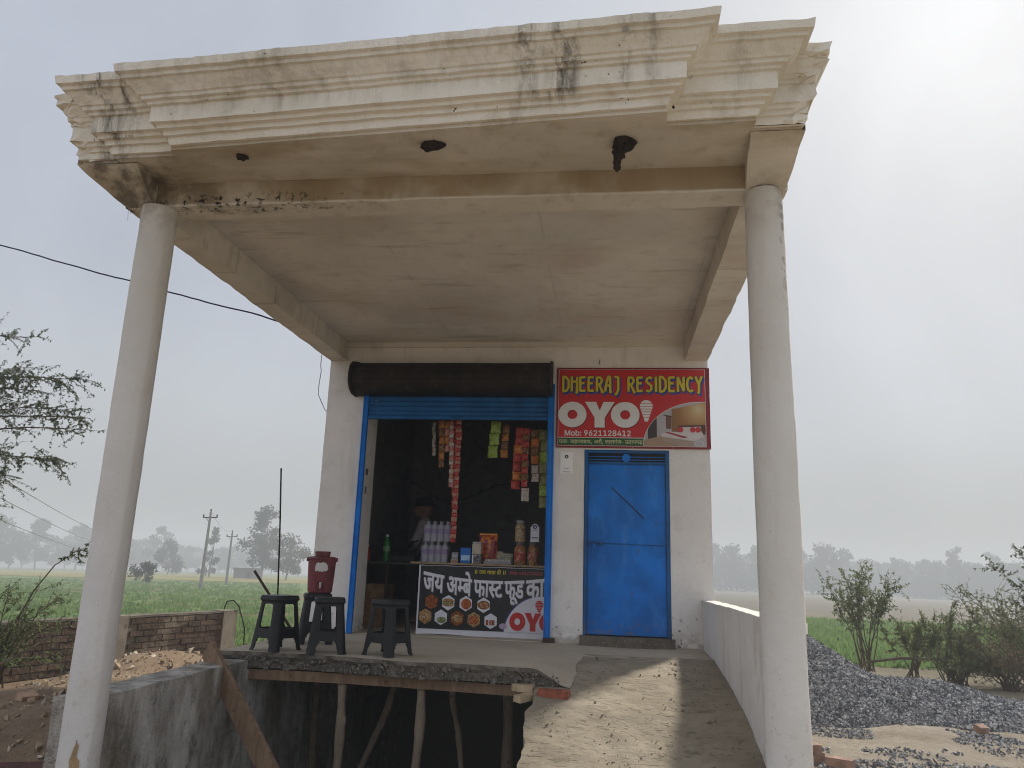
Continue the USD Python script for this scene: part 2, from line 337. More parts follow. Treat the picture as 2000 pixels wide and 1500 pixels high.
def wood(name, a, b):
    g = Mat(); n = g.noise(3.2, 5, .65, st=(5, 5, 1.)); c = g.ramp(n, [(.3, a), (.7, b)]); c = g.mix(g.m('multiply', g.rng(g.noise(16, 4), .6, .7), .5), c, tuple(x * .35 for x in a))
    return g.out(name, c, .8, bump=g.noise(22, 4, .6, st=(3, 3, .4)), bs=.4, bd=.01)
M_plank = wood('weathered_plank', (.14, .085, .05), (.27, .18, .115))
M_post = wood('peeled_pole', (.145, .108, .075), (.26, .20, .145))
M_fresh = wood('pale_sawn_wood', (.38, .28, .17), (.52, .40, .26))
M_steel = plain('grey_steel', (.30, .31, .33), .35, metallic=.8)
M_rust = plain('rusty_bar', (.05, .03, .022), .75)
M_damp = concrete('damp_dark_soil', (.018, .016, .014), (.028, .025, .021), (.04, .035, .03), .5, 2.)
# ---------------------------------------------------------------- ground, fields, haze
def drop(x, y): return -.0173 * np.maximum(0, np.hypot(np.asarray(x, float) - 3, np.asarray(y, float) + 4.4) - 11)   # the land falls away gently from the road
def zg(x, y):
    x, y = np.asarray(x, float), np.asarray(y, float); P = np.stack([x, y, 0 * x], -1).reshape(-1, 3)
    n = (meshkit.fbm(P * 1.3, 4, 3) - .5).reshape(x.shape); n2 = (meshkit.fbm(P * 6, 4, 5) - .5).reshape(x.shape)
    near = np.exp(-((np.hypot(x - 2, y - 3) / 14) ** 2))
    z = -.88 + .10 * n * near + drop(x, y)
    m = np.exp(-(np.maximum(-.2 - x, 0) / 1.5) ** 2) * (x < .2) * sstep(y, .1, 2.0) * (1 - sstep(y, 4.5, 7.5))
    m2 = .35 * np.exp(-(((x + 2.9) / .9) ** 2 + ((y - 5.6) / 1.6) ** 2)) + .3 * np.exp(-(((x + 2.6) / .8) ** 2 + ((y - 2.6) / 1.2) ** 2))
    z = z + .70 * m + m2 + (.16 * n + .10 * n2) * np.clip(m + m2 * 2, 0, 1)
    return z
def zfield(x, y):
    x, y = np.asarray(x, float), np.asarray(y, float); P = np.stack([x, y, 0 * x], -1).reshape(-1, 3)
    return -.93 + drop(x, y) + .05 * (meshkit.fbm(P * .5, 3, 9) - .5).reshape(x.shape)
far_ = [12, 16, 22, 30, 45, 70, 110, 180, 300, 520, 640]
gx = sorted(set([-v for v in far_] + list(np.round(np.arange(-9, 13.01, .16), 3)) + [.05, 2.43] + [14, 17] + far_[1:]))
gy = sorted(set([-v for v in far_] + list(np.round(np.arange(-4, 14.01, .16), 3)) + [-6, -8, -.1, 7.0] + far_[1:]))
pit = lambda c: ~((c[:, 0] > .05) & (c[:, 0] < 2.43) & (c[:, 1] > -.1) & (c[:, 1] < 7.0))
tag(obj('ground', grid(gx, gy, zg, pit), M_earth, smooth=True), kind='structure')
def field(name, x0, x1, y0, y1, mat, dz, n=40):
    xs = np.linspace(x0, x1, n); ys = np.linspace(y0, y1, n)
    tag(obj(name, grid(xs, ys, lambda x, y: zfield(x, y) + dz), mat, smooth=True), kind='structure')
field('crop_field', -260, -5.6, 8, 95, M_green, .05, 60)
field('mustard_field', -420, -6, 95, 210, M_mustard, .10)
field('crop_field', -560, -6, 210, 600, M_green, .07)
field('crop_field', 4.5, 160, 12.6, 44, M_green, .05, 60)
field('fallow_field', 5, 560, 44, 600, M_fallow, .06)

hz = usdkit.material(stage, '/World/Looks/thin_haze', {'v': ('principled_volume', {'color': (.80, .84, .87), 'density': HAZE, 'anisotropy': .05})}, [], volume='v.volume')
tag(obj('haze', bx((-670, -670, -18), (670, 670, 17)), hz), kind='stuff')

# the pit under the porch, its rendered side wall, its back
pit_walls = [rough_box((.05, 7.0, -2.6), (2.43, 7.2, -.13), .2, .008, 3, 4), rough_box((2.43, -.1, -2.6), (2.58, 7.0, -.5), .2, .008, 3, 6)]
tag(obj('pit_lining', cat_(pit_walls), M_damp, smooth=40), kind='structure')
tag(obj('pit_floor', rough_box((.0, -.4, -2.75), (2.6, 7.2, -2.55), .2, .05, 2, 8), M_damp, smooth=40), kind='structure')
t = thing('retaining_wall', 'low mould-stained grey rendered wall beside the dark pit, left of the ramp', 'wall', (0, 0, 0))
v, f = cat_([rough_box((-.2, -.02, -2.6), (.05, 1.93, -.066), .07, .012, 3.5, 12, 4), rough_box((-.2, 1.932, -2.6), (.05, 7.1, -.14), .1, .008, 3.5, 13, 4)])
obj('wall', (v, f), M_mossy, t, 40)

RY, RZ = [-3.2, -1.7, -.6, .1, .5, .98, 1.37, 2.09, 2.94, 3.0], [-.88, -.86, -.66, -.48, -.40, -.287, -.18, -.085, -.02, -.006]
# slab of the porch with its broken front edge
edge = np.array([(-.2, 1.92), (.1, 1.915), (.5, 1.925), (.9, 1.88), (1.3, 1.82), (1.6, 1.81), (1.9, 1.80), (2.3, 1.785), (2.5, 1.78), (2.68, 1.775), (2.70, 2.2), (2.71, 2.7), (2.74, 2.93), (3.9, 2.97)])
dens = [edge[0]]
for a, b in zip(edge[:-1], edge[1:]):
    n = max(1, int(np.hypot(*(b - a)) / .03)); dens += [a + (b - a) * k / n for k in range(1, n + 1)]
dens = np.array(dens); nz = fbm3(np.c_[dens, 0 * dens[:, 0]], 5, 31, 4)
dens[1:-1] += nz[1:-1, :2] * .06
outer = np.r_[dens, [[3.9, 3.838]], [[-.2, 3.838]]]
# top sheet: grid cells inside, joined to the edge, by triangulating with interior points
from scipy.spatial import Delaunay
pg = Polygon(outer)
ii = np.array([(x, y) for x in np.arange(-.12, 3.9, .11) for y in np.arange(1.0, 3.82, .11) if pg.buffer(-.05).contains(Point(x, y))])
pts = np.r_[outer, ii]; tri = Delaunay(pts).simplices
cen = pts[tri].mean(1); tri = tri[[pg.contains(Point(*c)) for c in cen]]
ar = (pts[tri][:, 1, 0] - pts[tri][:, 0, 0]) * (pts[tri][:, 2, 1] - pts[tri][:, 0, 1]) - (pts[tri][:, 1, 1] - pts[tri][:, 0, 1]) * (pts[tri][:, 2, 0] - pts[tri][:, 0, 0])
tri[ar < 0] = tri[ar < 0][:, ::-1]
zt = (meshkit.fbm(np.c_[pts, 0 * pts[:, 0]] * 2.2, 4, 41) - .5) * .022; zt = zt * (1 - sstep(pts[:, 0], 2.5, 2.7) * (pts[:, 1] < 3.2)) + np.interp(pts[:, 1], RY, RZ) * sstep(pts[:, 0], 2.38, 2.68)
top = np.c_[pts, zt]; k = len(outer)
tag(obj('porch_slab', (top, tri), M_slab, smooth=True), kind='structure')
# the broken edge: three courses of ragged concrete
ecut = int(np.argmin(np.hypot(*(dens - [2.68, 1.775]).T))) + 1; dens = dens[:ecut]; nd = len(dens); lv = [0., -.03, -.06, -.09, -.125]; V = []
for li, z in enumerate(lv):
    P = np.c_[dens, zt[:nd] * (dens[:, 0] > 2.3) * (1 + z / .16) + z]; d = fbm3(P, 13, 51, 4)
    amp = .0 if li == 0 else .05
    d2 = fbm3(P, 34, 57, 3); P[:, :2] += d[:, :2] * amp * 1.9 + d2[:, :2] * amp * .9; P[:, 1] += amp * .5 * (li > 1); P[:, 2] += d[:, 2] * (.03 if 0 < li < 4 else 0)
    if li == 0: P[:, 2] = zt[:nd]
    V.append(P)
V.append(np.c_[dens + [0, .6], np.full(nd, -.127)])
V = np.vstack(V); F = [[a * nd + i, a * nd + i + nd, a * nd + i + nd + 1, a * nd + i + 1] for a in range(len(lv)) for i in range(nd - 1)]
under = (np.array([[-.2, 1.95, -.129], [2.6, 1.95, -.129], [2.6, 7.1, -.129], [-.2, 7.1, -.129]]), np.array([[0, 3, 2, 1]]))
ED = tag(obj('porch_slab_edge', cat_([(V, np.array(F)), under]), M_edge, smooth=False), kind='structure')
ga = np.random.default_rng(77); agg = []
for q in range(260):
    i = int(ga.integers(2, nd - 2)); zz = -.035 - .085 * ga.random() ** .7; hl = hull(ga.normal(size=(8, 3)) * .0095 * ga.uniform(.6, 1.5)); agg.append(xf(hl, None, (dens[i, 0] + ga.normal() * .01, dens[i, 1] - .004 + ga.normal() * .008 + (zz < -.06) * .018, zz)))
tag(obj('aggregate', cat_(agg), plain('aggregate_stone', (.17, .15, .13), .9, .4, sc=60), ED), kind='stuff')

def zramp(x, y):
    x, y = np.asarray(x, float), np.asarray(y, float)
    z = np.interp(y, RY, RZ)
    P = np.stack([x, y, 0 * x], -1).reshape(-1, 3)
    w = (sstep(y, 2.4, 2.95)); 
    return np.minimum(z, -.004) + (((meshkit.fbm(P * 2.5, 4, 61) - .5) * .035 + (meshkit.fbm(P * 12, 3, 62) - .5) * .02 - .010) * (1 - .75 * w.reshape(-1))).reshape(x.shape)
rx, ry = np.linspace(2.43, 3.9, 40), np.linspace(-3.2, 3.0, 150)
tv, tf = grid(rx, ry, zramp)
wob = fbm3(tv, 4, 65, 4); left = np.abs(tv[:, 0] - 2.43) < 1e-6; tv[left, 0] += wob[left, 0] * .12
side = [i for i in range(len(ry))]
sv = np.r_[tv[side], tv[side] - [-.05, 0, .9]]; sf = np.array([[i, i + 1, i + 1 + len(ry), i + len(ry)] for i in range(len(ry) - 1)])
tag(obj('ramp', cat_([(tv, tf), (sv, sf)]), M_ramp, smooth=50), kind='structure')
# ---------------------------------------------------------------- the building
B = thing('shop_building', 'white plastered single-room shop with a deep flat canopy on two round columns', 'building')
D = 3.839
wall = [bx((-.216, D, -.10), (.25, 4.28, 3.1835)), bx((2.335, D, -.10), (2.701, 4.07, 3.1835)), bx((3.594, D, -.9), (4.016, 4.07, 3.1835)),
        bx((.25, D, 2.62), (2.335, 4.07, 3.1835)), bx((2.701, D, 1.99), (3.594, 4.07, 3.1835))]
fw = [rough_box(w[0].min(0), w[0].max(0), .09, .004, 4, 71 + i) for i, w in enumerate(wall)]
obj('front_wall', cat_(fw), M_wall, B, 40)
obj('side_wall', rough_box((-.216, 4.28, -.9), (-.05, 7.3, 3.1835), .3, .004, 4, 80), M_wall, B, 40)
obj('side_wall', rough_box((3.86, 4.07, -.9), (4.016, 7.3, 3.1835), .3, .004, 4, 81), M_wall, B, 40)
obj('rear_wall', rough_box((-.05, 7.12, -.9), (3.86, 7.3, 3.1835), .3, .004, 4, 82), M_wall, B, 40)
# the dark room behind the shutter
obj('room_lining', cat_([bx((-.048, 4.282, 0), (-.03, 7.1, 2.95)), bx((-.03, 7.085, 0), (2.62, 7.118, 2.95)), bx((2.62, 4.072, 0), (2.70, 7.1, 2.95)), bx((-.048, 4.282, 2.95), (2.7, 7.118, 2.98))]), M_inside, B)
obj('room_floor', rough_box((-.05, 3.838, -.1), (3.86, 7.12, .006), .2, .003, 4, 83), M_slab, B)
obj('roof_slab', rough_box((-.30, -.33, 3.1835), (4.03, 7.45, 3.42), .12, .005, 3, 84), M_ceiling, B, 40)
def soffit():
    pg_ = unary_union([Polygon([(.329, -.469), (3.277, -.665), (3.277, -.057), (.329, -.057)]), Polygon([(-.10, -.394), (3.755, -.542), (3.755, -.057), (-.10, -.057)]), Polygon([(-.345, -.340), (4.015, -.452), (4.015, -.057), (-.345, -.057)])])
    P_ = [(x, y) for x in np.arange(-.3, 4.0, .07) for y in np.arange(-.64, -.06, .06) if pg_.buffer(-.025).contains(Point(x, y))]; ring = np.array(pg_.exterior.segmentize(.05).coords[:-1]); pts_ = np.r_[ring, P_]
    tr = Delaunay(pts_).simplices; tr = tr[[pg_.contains(Point(*c)) for c in pts_[tr].mean(1)]]; zz = 3.137 + (meshkit.fbm(np.c_[pts_, 0 * pts_[:, 0]] * 4, 4, 85) - .5) * .008
    e1, e2 = pts_[tr][:, 1] - pts_[tr][:, 0], pts_[tr][:, 2] - pts_[tr][:, 0]; pos = e1[:, 0] * e2[:, 1] - e1[:, 1] * e2[:, 0] > 0; tr[pos] = tr[pos][:, ::-1]
    k = len(ring); top_ = np.c_[ring, np.full(k, 3.1825)]; sv_ = np.r_[np.c_[ring, zz[:k]], top_]; sf_ = [[i, (i + 1) % k, k + (i + 1) % k, k + i] for i in range(k)]
    return cat_([(np.c_[pts_, zz], tr), (sv_, np.array(sf_))])
obj('front_soffit', soffit(), M_soffit, B, 40)
obj('front_beam', rough_box((-.216, -.056, 2.973), (4.016, .150, 3.19), .05, .010, 6, 86, 4), M_beam, B, 40)
for i, (a, b) in enumerate(((-.216, -.02), (3.775, 4.016))):
    obj('side_beam', rough_box((a, .152, 2.974), (b, D - .002, 3.19), .05, .011, 5, 87 + i, 4), M_ceiling, B, 40)
obj('fillet', rough_box((-.02, D - .03, 3.13), (3.775, D - .001, 3.19), .06, .008, 6, 90, 4), M_ceiling, B, 40)
def wedge(x0, x1, x0f, x1f, yf, seed):
    n = 14; V = []
    for k in range(n + 1):
        s = k / n; y = -.055 + (yf + .055) * s; zb = 2.973 + (3.131 - 2.973) * s ** 1.15
        a, b = x0 + (x0f - x0) * s, x1 + (x1f - x1) * s; m = 8
        V += [(a + (b - a) * q / m, y, zb) for q in range(m + 1)] + [(b, y, 3.2), (a, y, 3.2)]
    w = 11; F = [[k * w + j, k * w + (j + 1) % w, (k + 1) * w + (j + 1) % w, (k + 1) * w + j] for k in range(n) for j in range(w)]
    return wobble((np.array(V), np.array(F)), .010, 7, seed, 4)
obj('cantilever', wedge(-.20, .0, -.375, .03, -.345, 91), M_soffit, B, 40)
obj('cantilever', wedge(3.775, 4.00, 3.74, 4.035, -.44, 92), M_soffit, B, 40)
PROF = [(0, 0), (.008, .022), (.010, .045), (.030, .047), (.033, .073), (.060, .076), (.063, .098), (.090, .101), (.092, .150), (.092, .203), (.110, .206), (.113, .224),
        (.133, .228), (.138, .248), (.150, .252), (.160, .265), (.176, .280), (.193, .292), (.205, .312), (.222, .315), (.225, .335), (.248, .342), (.252, .362), (.256, .384)]
def cornice(L, Rr, ml, mr, depth, z0, seed, ragged=.006, rag_end=0., ts=1.):
    L, Rr = np.array(L), np.array(Rr); n = 110; rows = []
    for t_, dz in PROF + [(.2, .385), (-.02, .386)]:
        t_ *= ts
        a, b = L + [-t_ * ml, -t_], Rr + [t_ * mr, -t_]
        path = [a + [0, depth + t_]] + [a + (b - a) * k / n for k in range(n + 1)] + [b + [0, depth + t_]]
        if rag_end:
            path[0] = path[0] + [-.0, 0]
        rows.append(np.c_[np.array(path), np.full(len(path), z0 + dz)])
    V = np.array(rows); w = V.shape[1]; d = fbm3(V.reshape(-1, 3), 7, seed, 4).reshape(V.shape); V = V + d * .012
    d2 = fbm3(V.reshape(-1, 3), 22, seed + 3, 4).reshape(V.shape); V[-3:, :, 2] += np.abs(d2[-3:, :, 2]) * ragged * 5; V[:, :, 1] += d2[:, :, 1] * .006
    if rag_end:
        for side in (slice(0, 4), slice(-4, None)): V[:, side] += (d2[:, side] + fbm3(V[:, side].reshape(-1, 3), 60, seed + 9, 2).reshape(V[:, side].shape)) * rag_end
    V = V.reshape(-1, 3); F = [[i * w + j, i * w + j + 1, (i + 1) * w + j + 1, (i + 1) * w + j] for i in range(len(rows) - 1) for j in range(w - 1)]
    bot = [[0, w - 1, w - 2, 1]]
    tp = (len(rows) - 1) * w; back = [[0, tp, tp + w - 1, w - 1]]
    return V, np.array(F + bot + back)
obj('cornice', cornice((.329, -.489), (3.277, -.685), 1, 1, .30, 3.160, 95), M_cornice, B, 25)
obj('cornice', cornice((-.108, -.412), (3.762, -.560), 1, 1, .26, 3.157, 96, .014), M_cornice, B, 25)
obj('cornice', cornice((-.36, -.355), (4.03, -.47), .8, .76, .62, 3.154, 97, .012, .05, .6), M_cornice, B, 25)
for x, s in ((0., 98), (3.884, 99)):
    n, seg = 46, 32; zz = np.linspace(-1.3, 2.976, n)
    v, f = lathe([(.1114 + .0015 * math.sin(z * 2.1 + s) + (.0035 if x > 1 and z < 1.56 else 0), z) for z in zz], seg, (x, 0, 0))
    v = v + fbm3(v, 4, s, 3) * [.007, .007, 0] + fbm3(v, 15, s + 1, 3) * [.006, .006, 0]
    col = obj('column', (v, f), M_column, B, True)
    if x == 0: COL0 = col
# bare ochre patch where the paint has come off the left column's foot
pv = []
for k, z in enumerate(np.linspace(-.62, -.27, 14)):
    hw = .36 * (1 - ((z + .62) / .35) ** 2) + .04 * math.sin(k * 2.3); a0 = -1.18
    for q in range(7):
        a = a0 + hw * (q / 3 - 1) + (.05 * math.sin(k * 1.7) if q in (0, 6) else 0); r = .1155
        pv.append((r * math.cos(a), r * math.sin(a), z))
pv = np.array(pv); pv = pv + fbm3(pv, 4, 98, 3) * [.007, .007, 0]
obj('bare_patch', (pv, np.array([[k * 7 + q, k * 7 + q + 1, k * 7 + q + 8, k * 7 + q + 7] for k in range(13) for q in range(6)])), plain('ochre_undercoat', (.36, .25, .13), .9, .3), COL0, True)

# rolling shutter
hood_prof = [(0, 2.915), (-.06, 2.93), (-.17, 2.905), (-.235, 2.845), (-.262, 2.76), (-.255, 2.675), (-.215, 2.605), (-.13, 2.565), (0, 2.56)]
pp = [np.array(hood_prof[0])]
for a, b in zip(hood_prof[:-1], hood_prof[1:]):
    for k in range(1, 5): pp.append(np.array(a) + (np.array(b) - np.array(a)) * k / 4)
hv, hf = [], []; n = len(pp); xs = np.linspace(.14, 2.33, 12)
for x in xs:
    for k, q in enumerate(pp): hv.append((x, D + q[0] * (1 + .02 * (k % 2)), q[1]))
hf = [[i * n + k, (i + 1) * n + k, (i + 1) * n + k + 1, i * n + k + 1] for i in range(len(xs) - 1) for k in range(n - 1)]
H = obj('shutter_hood', wobble((np.array(hv), np.array(hf)), .004, 3, 101), M_hood, B, 20, 'sooty black curved shutter hood')
for a, b in ((.112, .139), (2.331, 2.352)):
    poly = Polygon([(q[0] * 1.10 - .004, q[1]) for q in hood_prof] + [(-.01, 2.955)]) .buffer(.012)
    m = extrude(poly, b - a); m = (np.c_[m[0][:, 2] + a, m[0][:, 0] + D - .012, m[0][:, 1]], m[1])
    obj('hood_end_plate', m, M_hood, H)
for k in range(5):   # rolling slats hanging below the hood
    z1 = 2.615 - k * .056; prof = [(0, z1), (-.012, z1 - .010), (-.014, z1 - .028), (-.004, z1 - .046), (0, z1 - .054)]
    v = np.array([(x, D - .02 + a, z) for x in np.linspace(.286, 2.30, 3) for a, z in prof]); f = [[i * 5 + q, i * 5 + 5 + q, i * 5 + 6 + q, i * 5 + 1 + q] for i in range(2) for q in range(4)]
    obj('slat', (v, np.array(f)), M_bluedark, H, True)
bb = obj('bottom_bar', cat_([cbx((.284, D - .045, 2.296), (2.302, D - .012, 2.333)), cbx((1.25, D - .062, 2.305), (1.36, D - .046, 2.318))]), M_bluedark, H)
for x0, x1, z1 in ((.225, .282, 2.64), (2.304, 2.372, 2.70)):
    obj('shutter_guide', cat_([cbx((x0, D - .05, .004), (x0 + .012, D - .002, z1)), cbx((x1 - .012, D - .05, .004), (x1, D - .002, z1)), cbx((x0 + .012, D - .044, .004), (x1 - .012, D - .036, z1))]), M_blue, H)
obj('guide_foot', cbx((2.30, D - .07, -.004), (2.42, D - .003, .05), .006), M_rust, H)

# blue sheet-steel door
dx0, dx1 = 2.701, 3.594
DR = obj('door', wobble(rough_box((dx0 + .045, D + .018, .10), (dx1 - .045, D + .05, 1.835), .09, .004, 2.5, 111)[0:2], .002, 6, 112), M_blue, B, 40, 'blue sheet steel door with a bolt')
fr = [cbx((dx0 + .002, D - .004, .089), (dx0 + .042, D + .06, 1.985)), cbx((dx1 - .042, D - .004, .089), (dx1 - .002, D + .06, 1.985)),
      cbx((dx0 + .043, D - .003, 1.955), (dx1 - .043, D + .06, 1.985)), cbx((dx0 + .043, D - .003, 1.838), (dx1 - .043, D + .058, 1.862))]
obj('frame', cat_(fr), M_bluedark, DR)
obj('transom_recess', bx((dx0 + .043, D + .05, 1.863), (dx1 - .043, D + .058, 1.954)), M_black, DR)
for z in (1.885, 1.918): obj('transom_bar', tube([(dx0 + .043, D + .02, z), (dx1 - .043, D + .02, z)], .005, 6), M_blue, DR)
obj('rosette', xf(extrude(Polygon([((.040 + .009 * (k % 2)) * math.cos(k * math.pi / 8), (.040 + .009 * (k % 2)) * math.sin(k * math.pi / 8)) for k in range(16)]), .012), RX, (3.145, D + .016, 1.905)), M_blue, DR)
obj('weld_seam', tube([(dx0 + .05, D + .017, 1.012), (3.0, D + .015, 1.008), (dx1 - .05, D + .017, 1.0)], .005, 6), M_bluedark, DR)
obj('bolt', cat_([tube([(dx0 + .01, D - .006, 1.018), (2.90, D - .006, 1.014)], .009, 8), cbx((2.75, D - .012, .995), (2.775, D + .016, 1.035)), cbx((2.87, D - .012, .99), (2.892, D + .016, 1.03))]), M_bluedark, DR)
obj('hasp', xf(extrude(Polygon([(-.017, -.15), (.017, -.15), (.017, 0), (-.017, 0)]).difference(Polygon([(-.007, -.135), (.007, -.135), (.007, -.04), (-.007, -.04)])), .006), RX, (2.812, D - .002, 1.004)), M_blue, DR)
sc = LineString([(2.994, 1.589), (3.08, 1.507), (3.20, 1.396), (3.323, 1.275)]).buffer(.005)
obj('scratch', xf(extrude(sc, .002), RX, (0, D + .0165, 0)), M_black, DR)
obj('threshold', rough_box((dx0 - .03, D - .10, -.02), (dx1 + .03, D + .055, .087), .04, .008, 8, 115, 4), M_edge, B, 40)
obj('roof_hook', tube([(2.86, D - .01, 2.985), (2.855, D - .03, 2.95), (2.862, D - .028, 2.92)], .004, 5), M_rust, B)

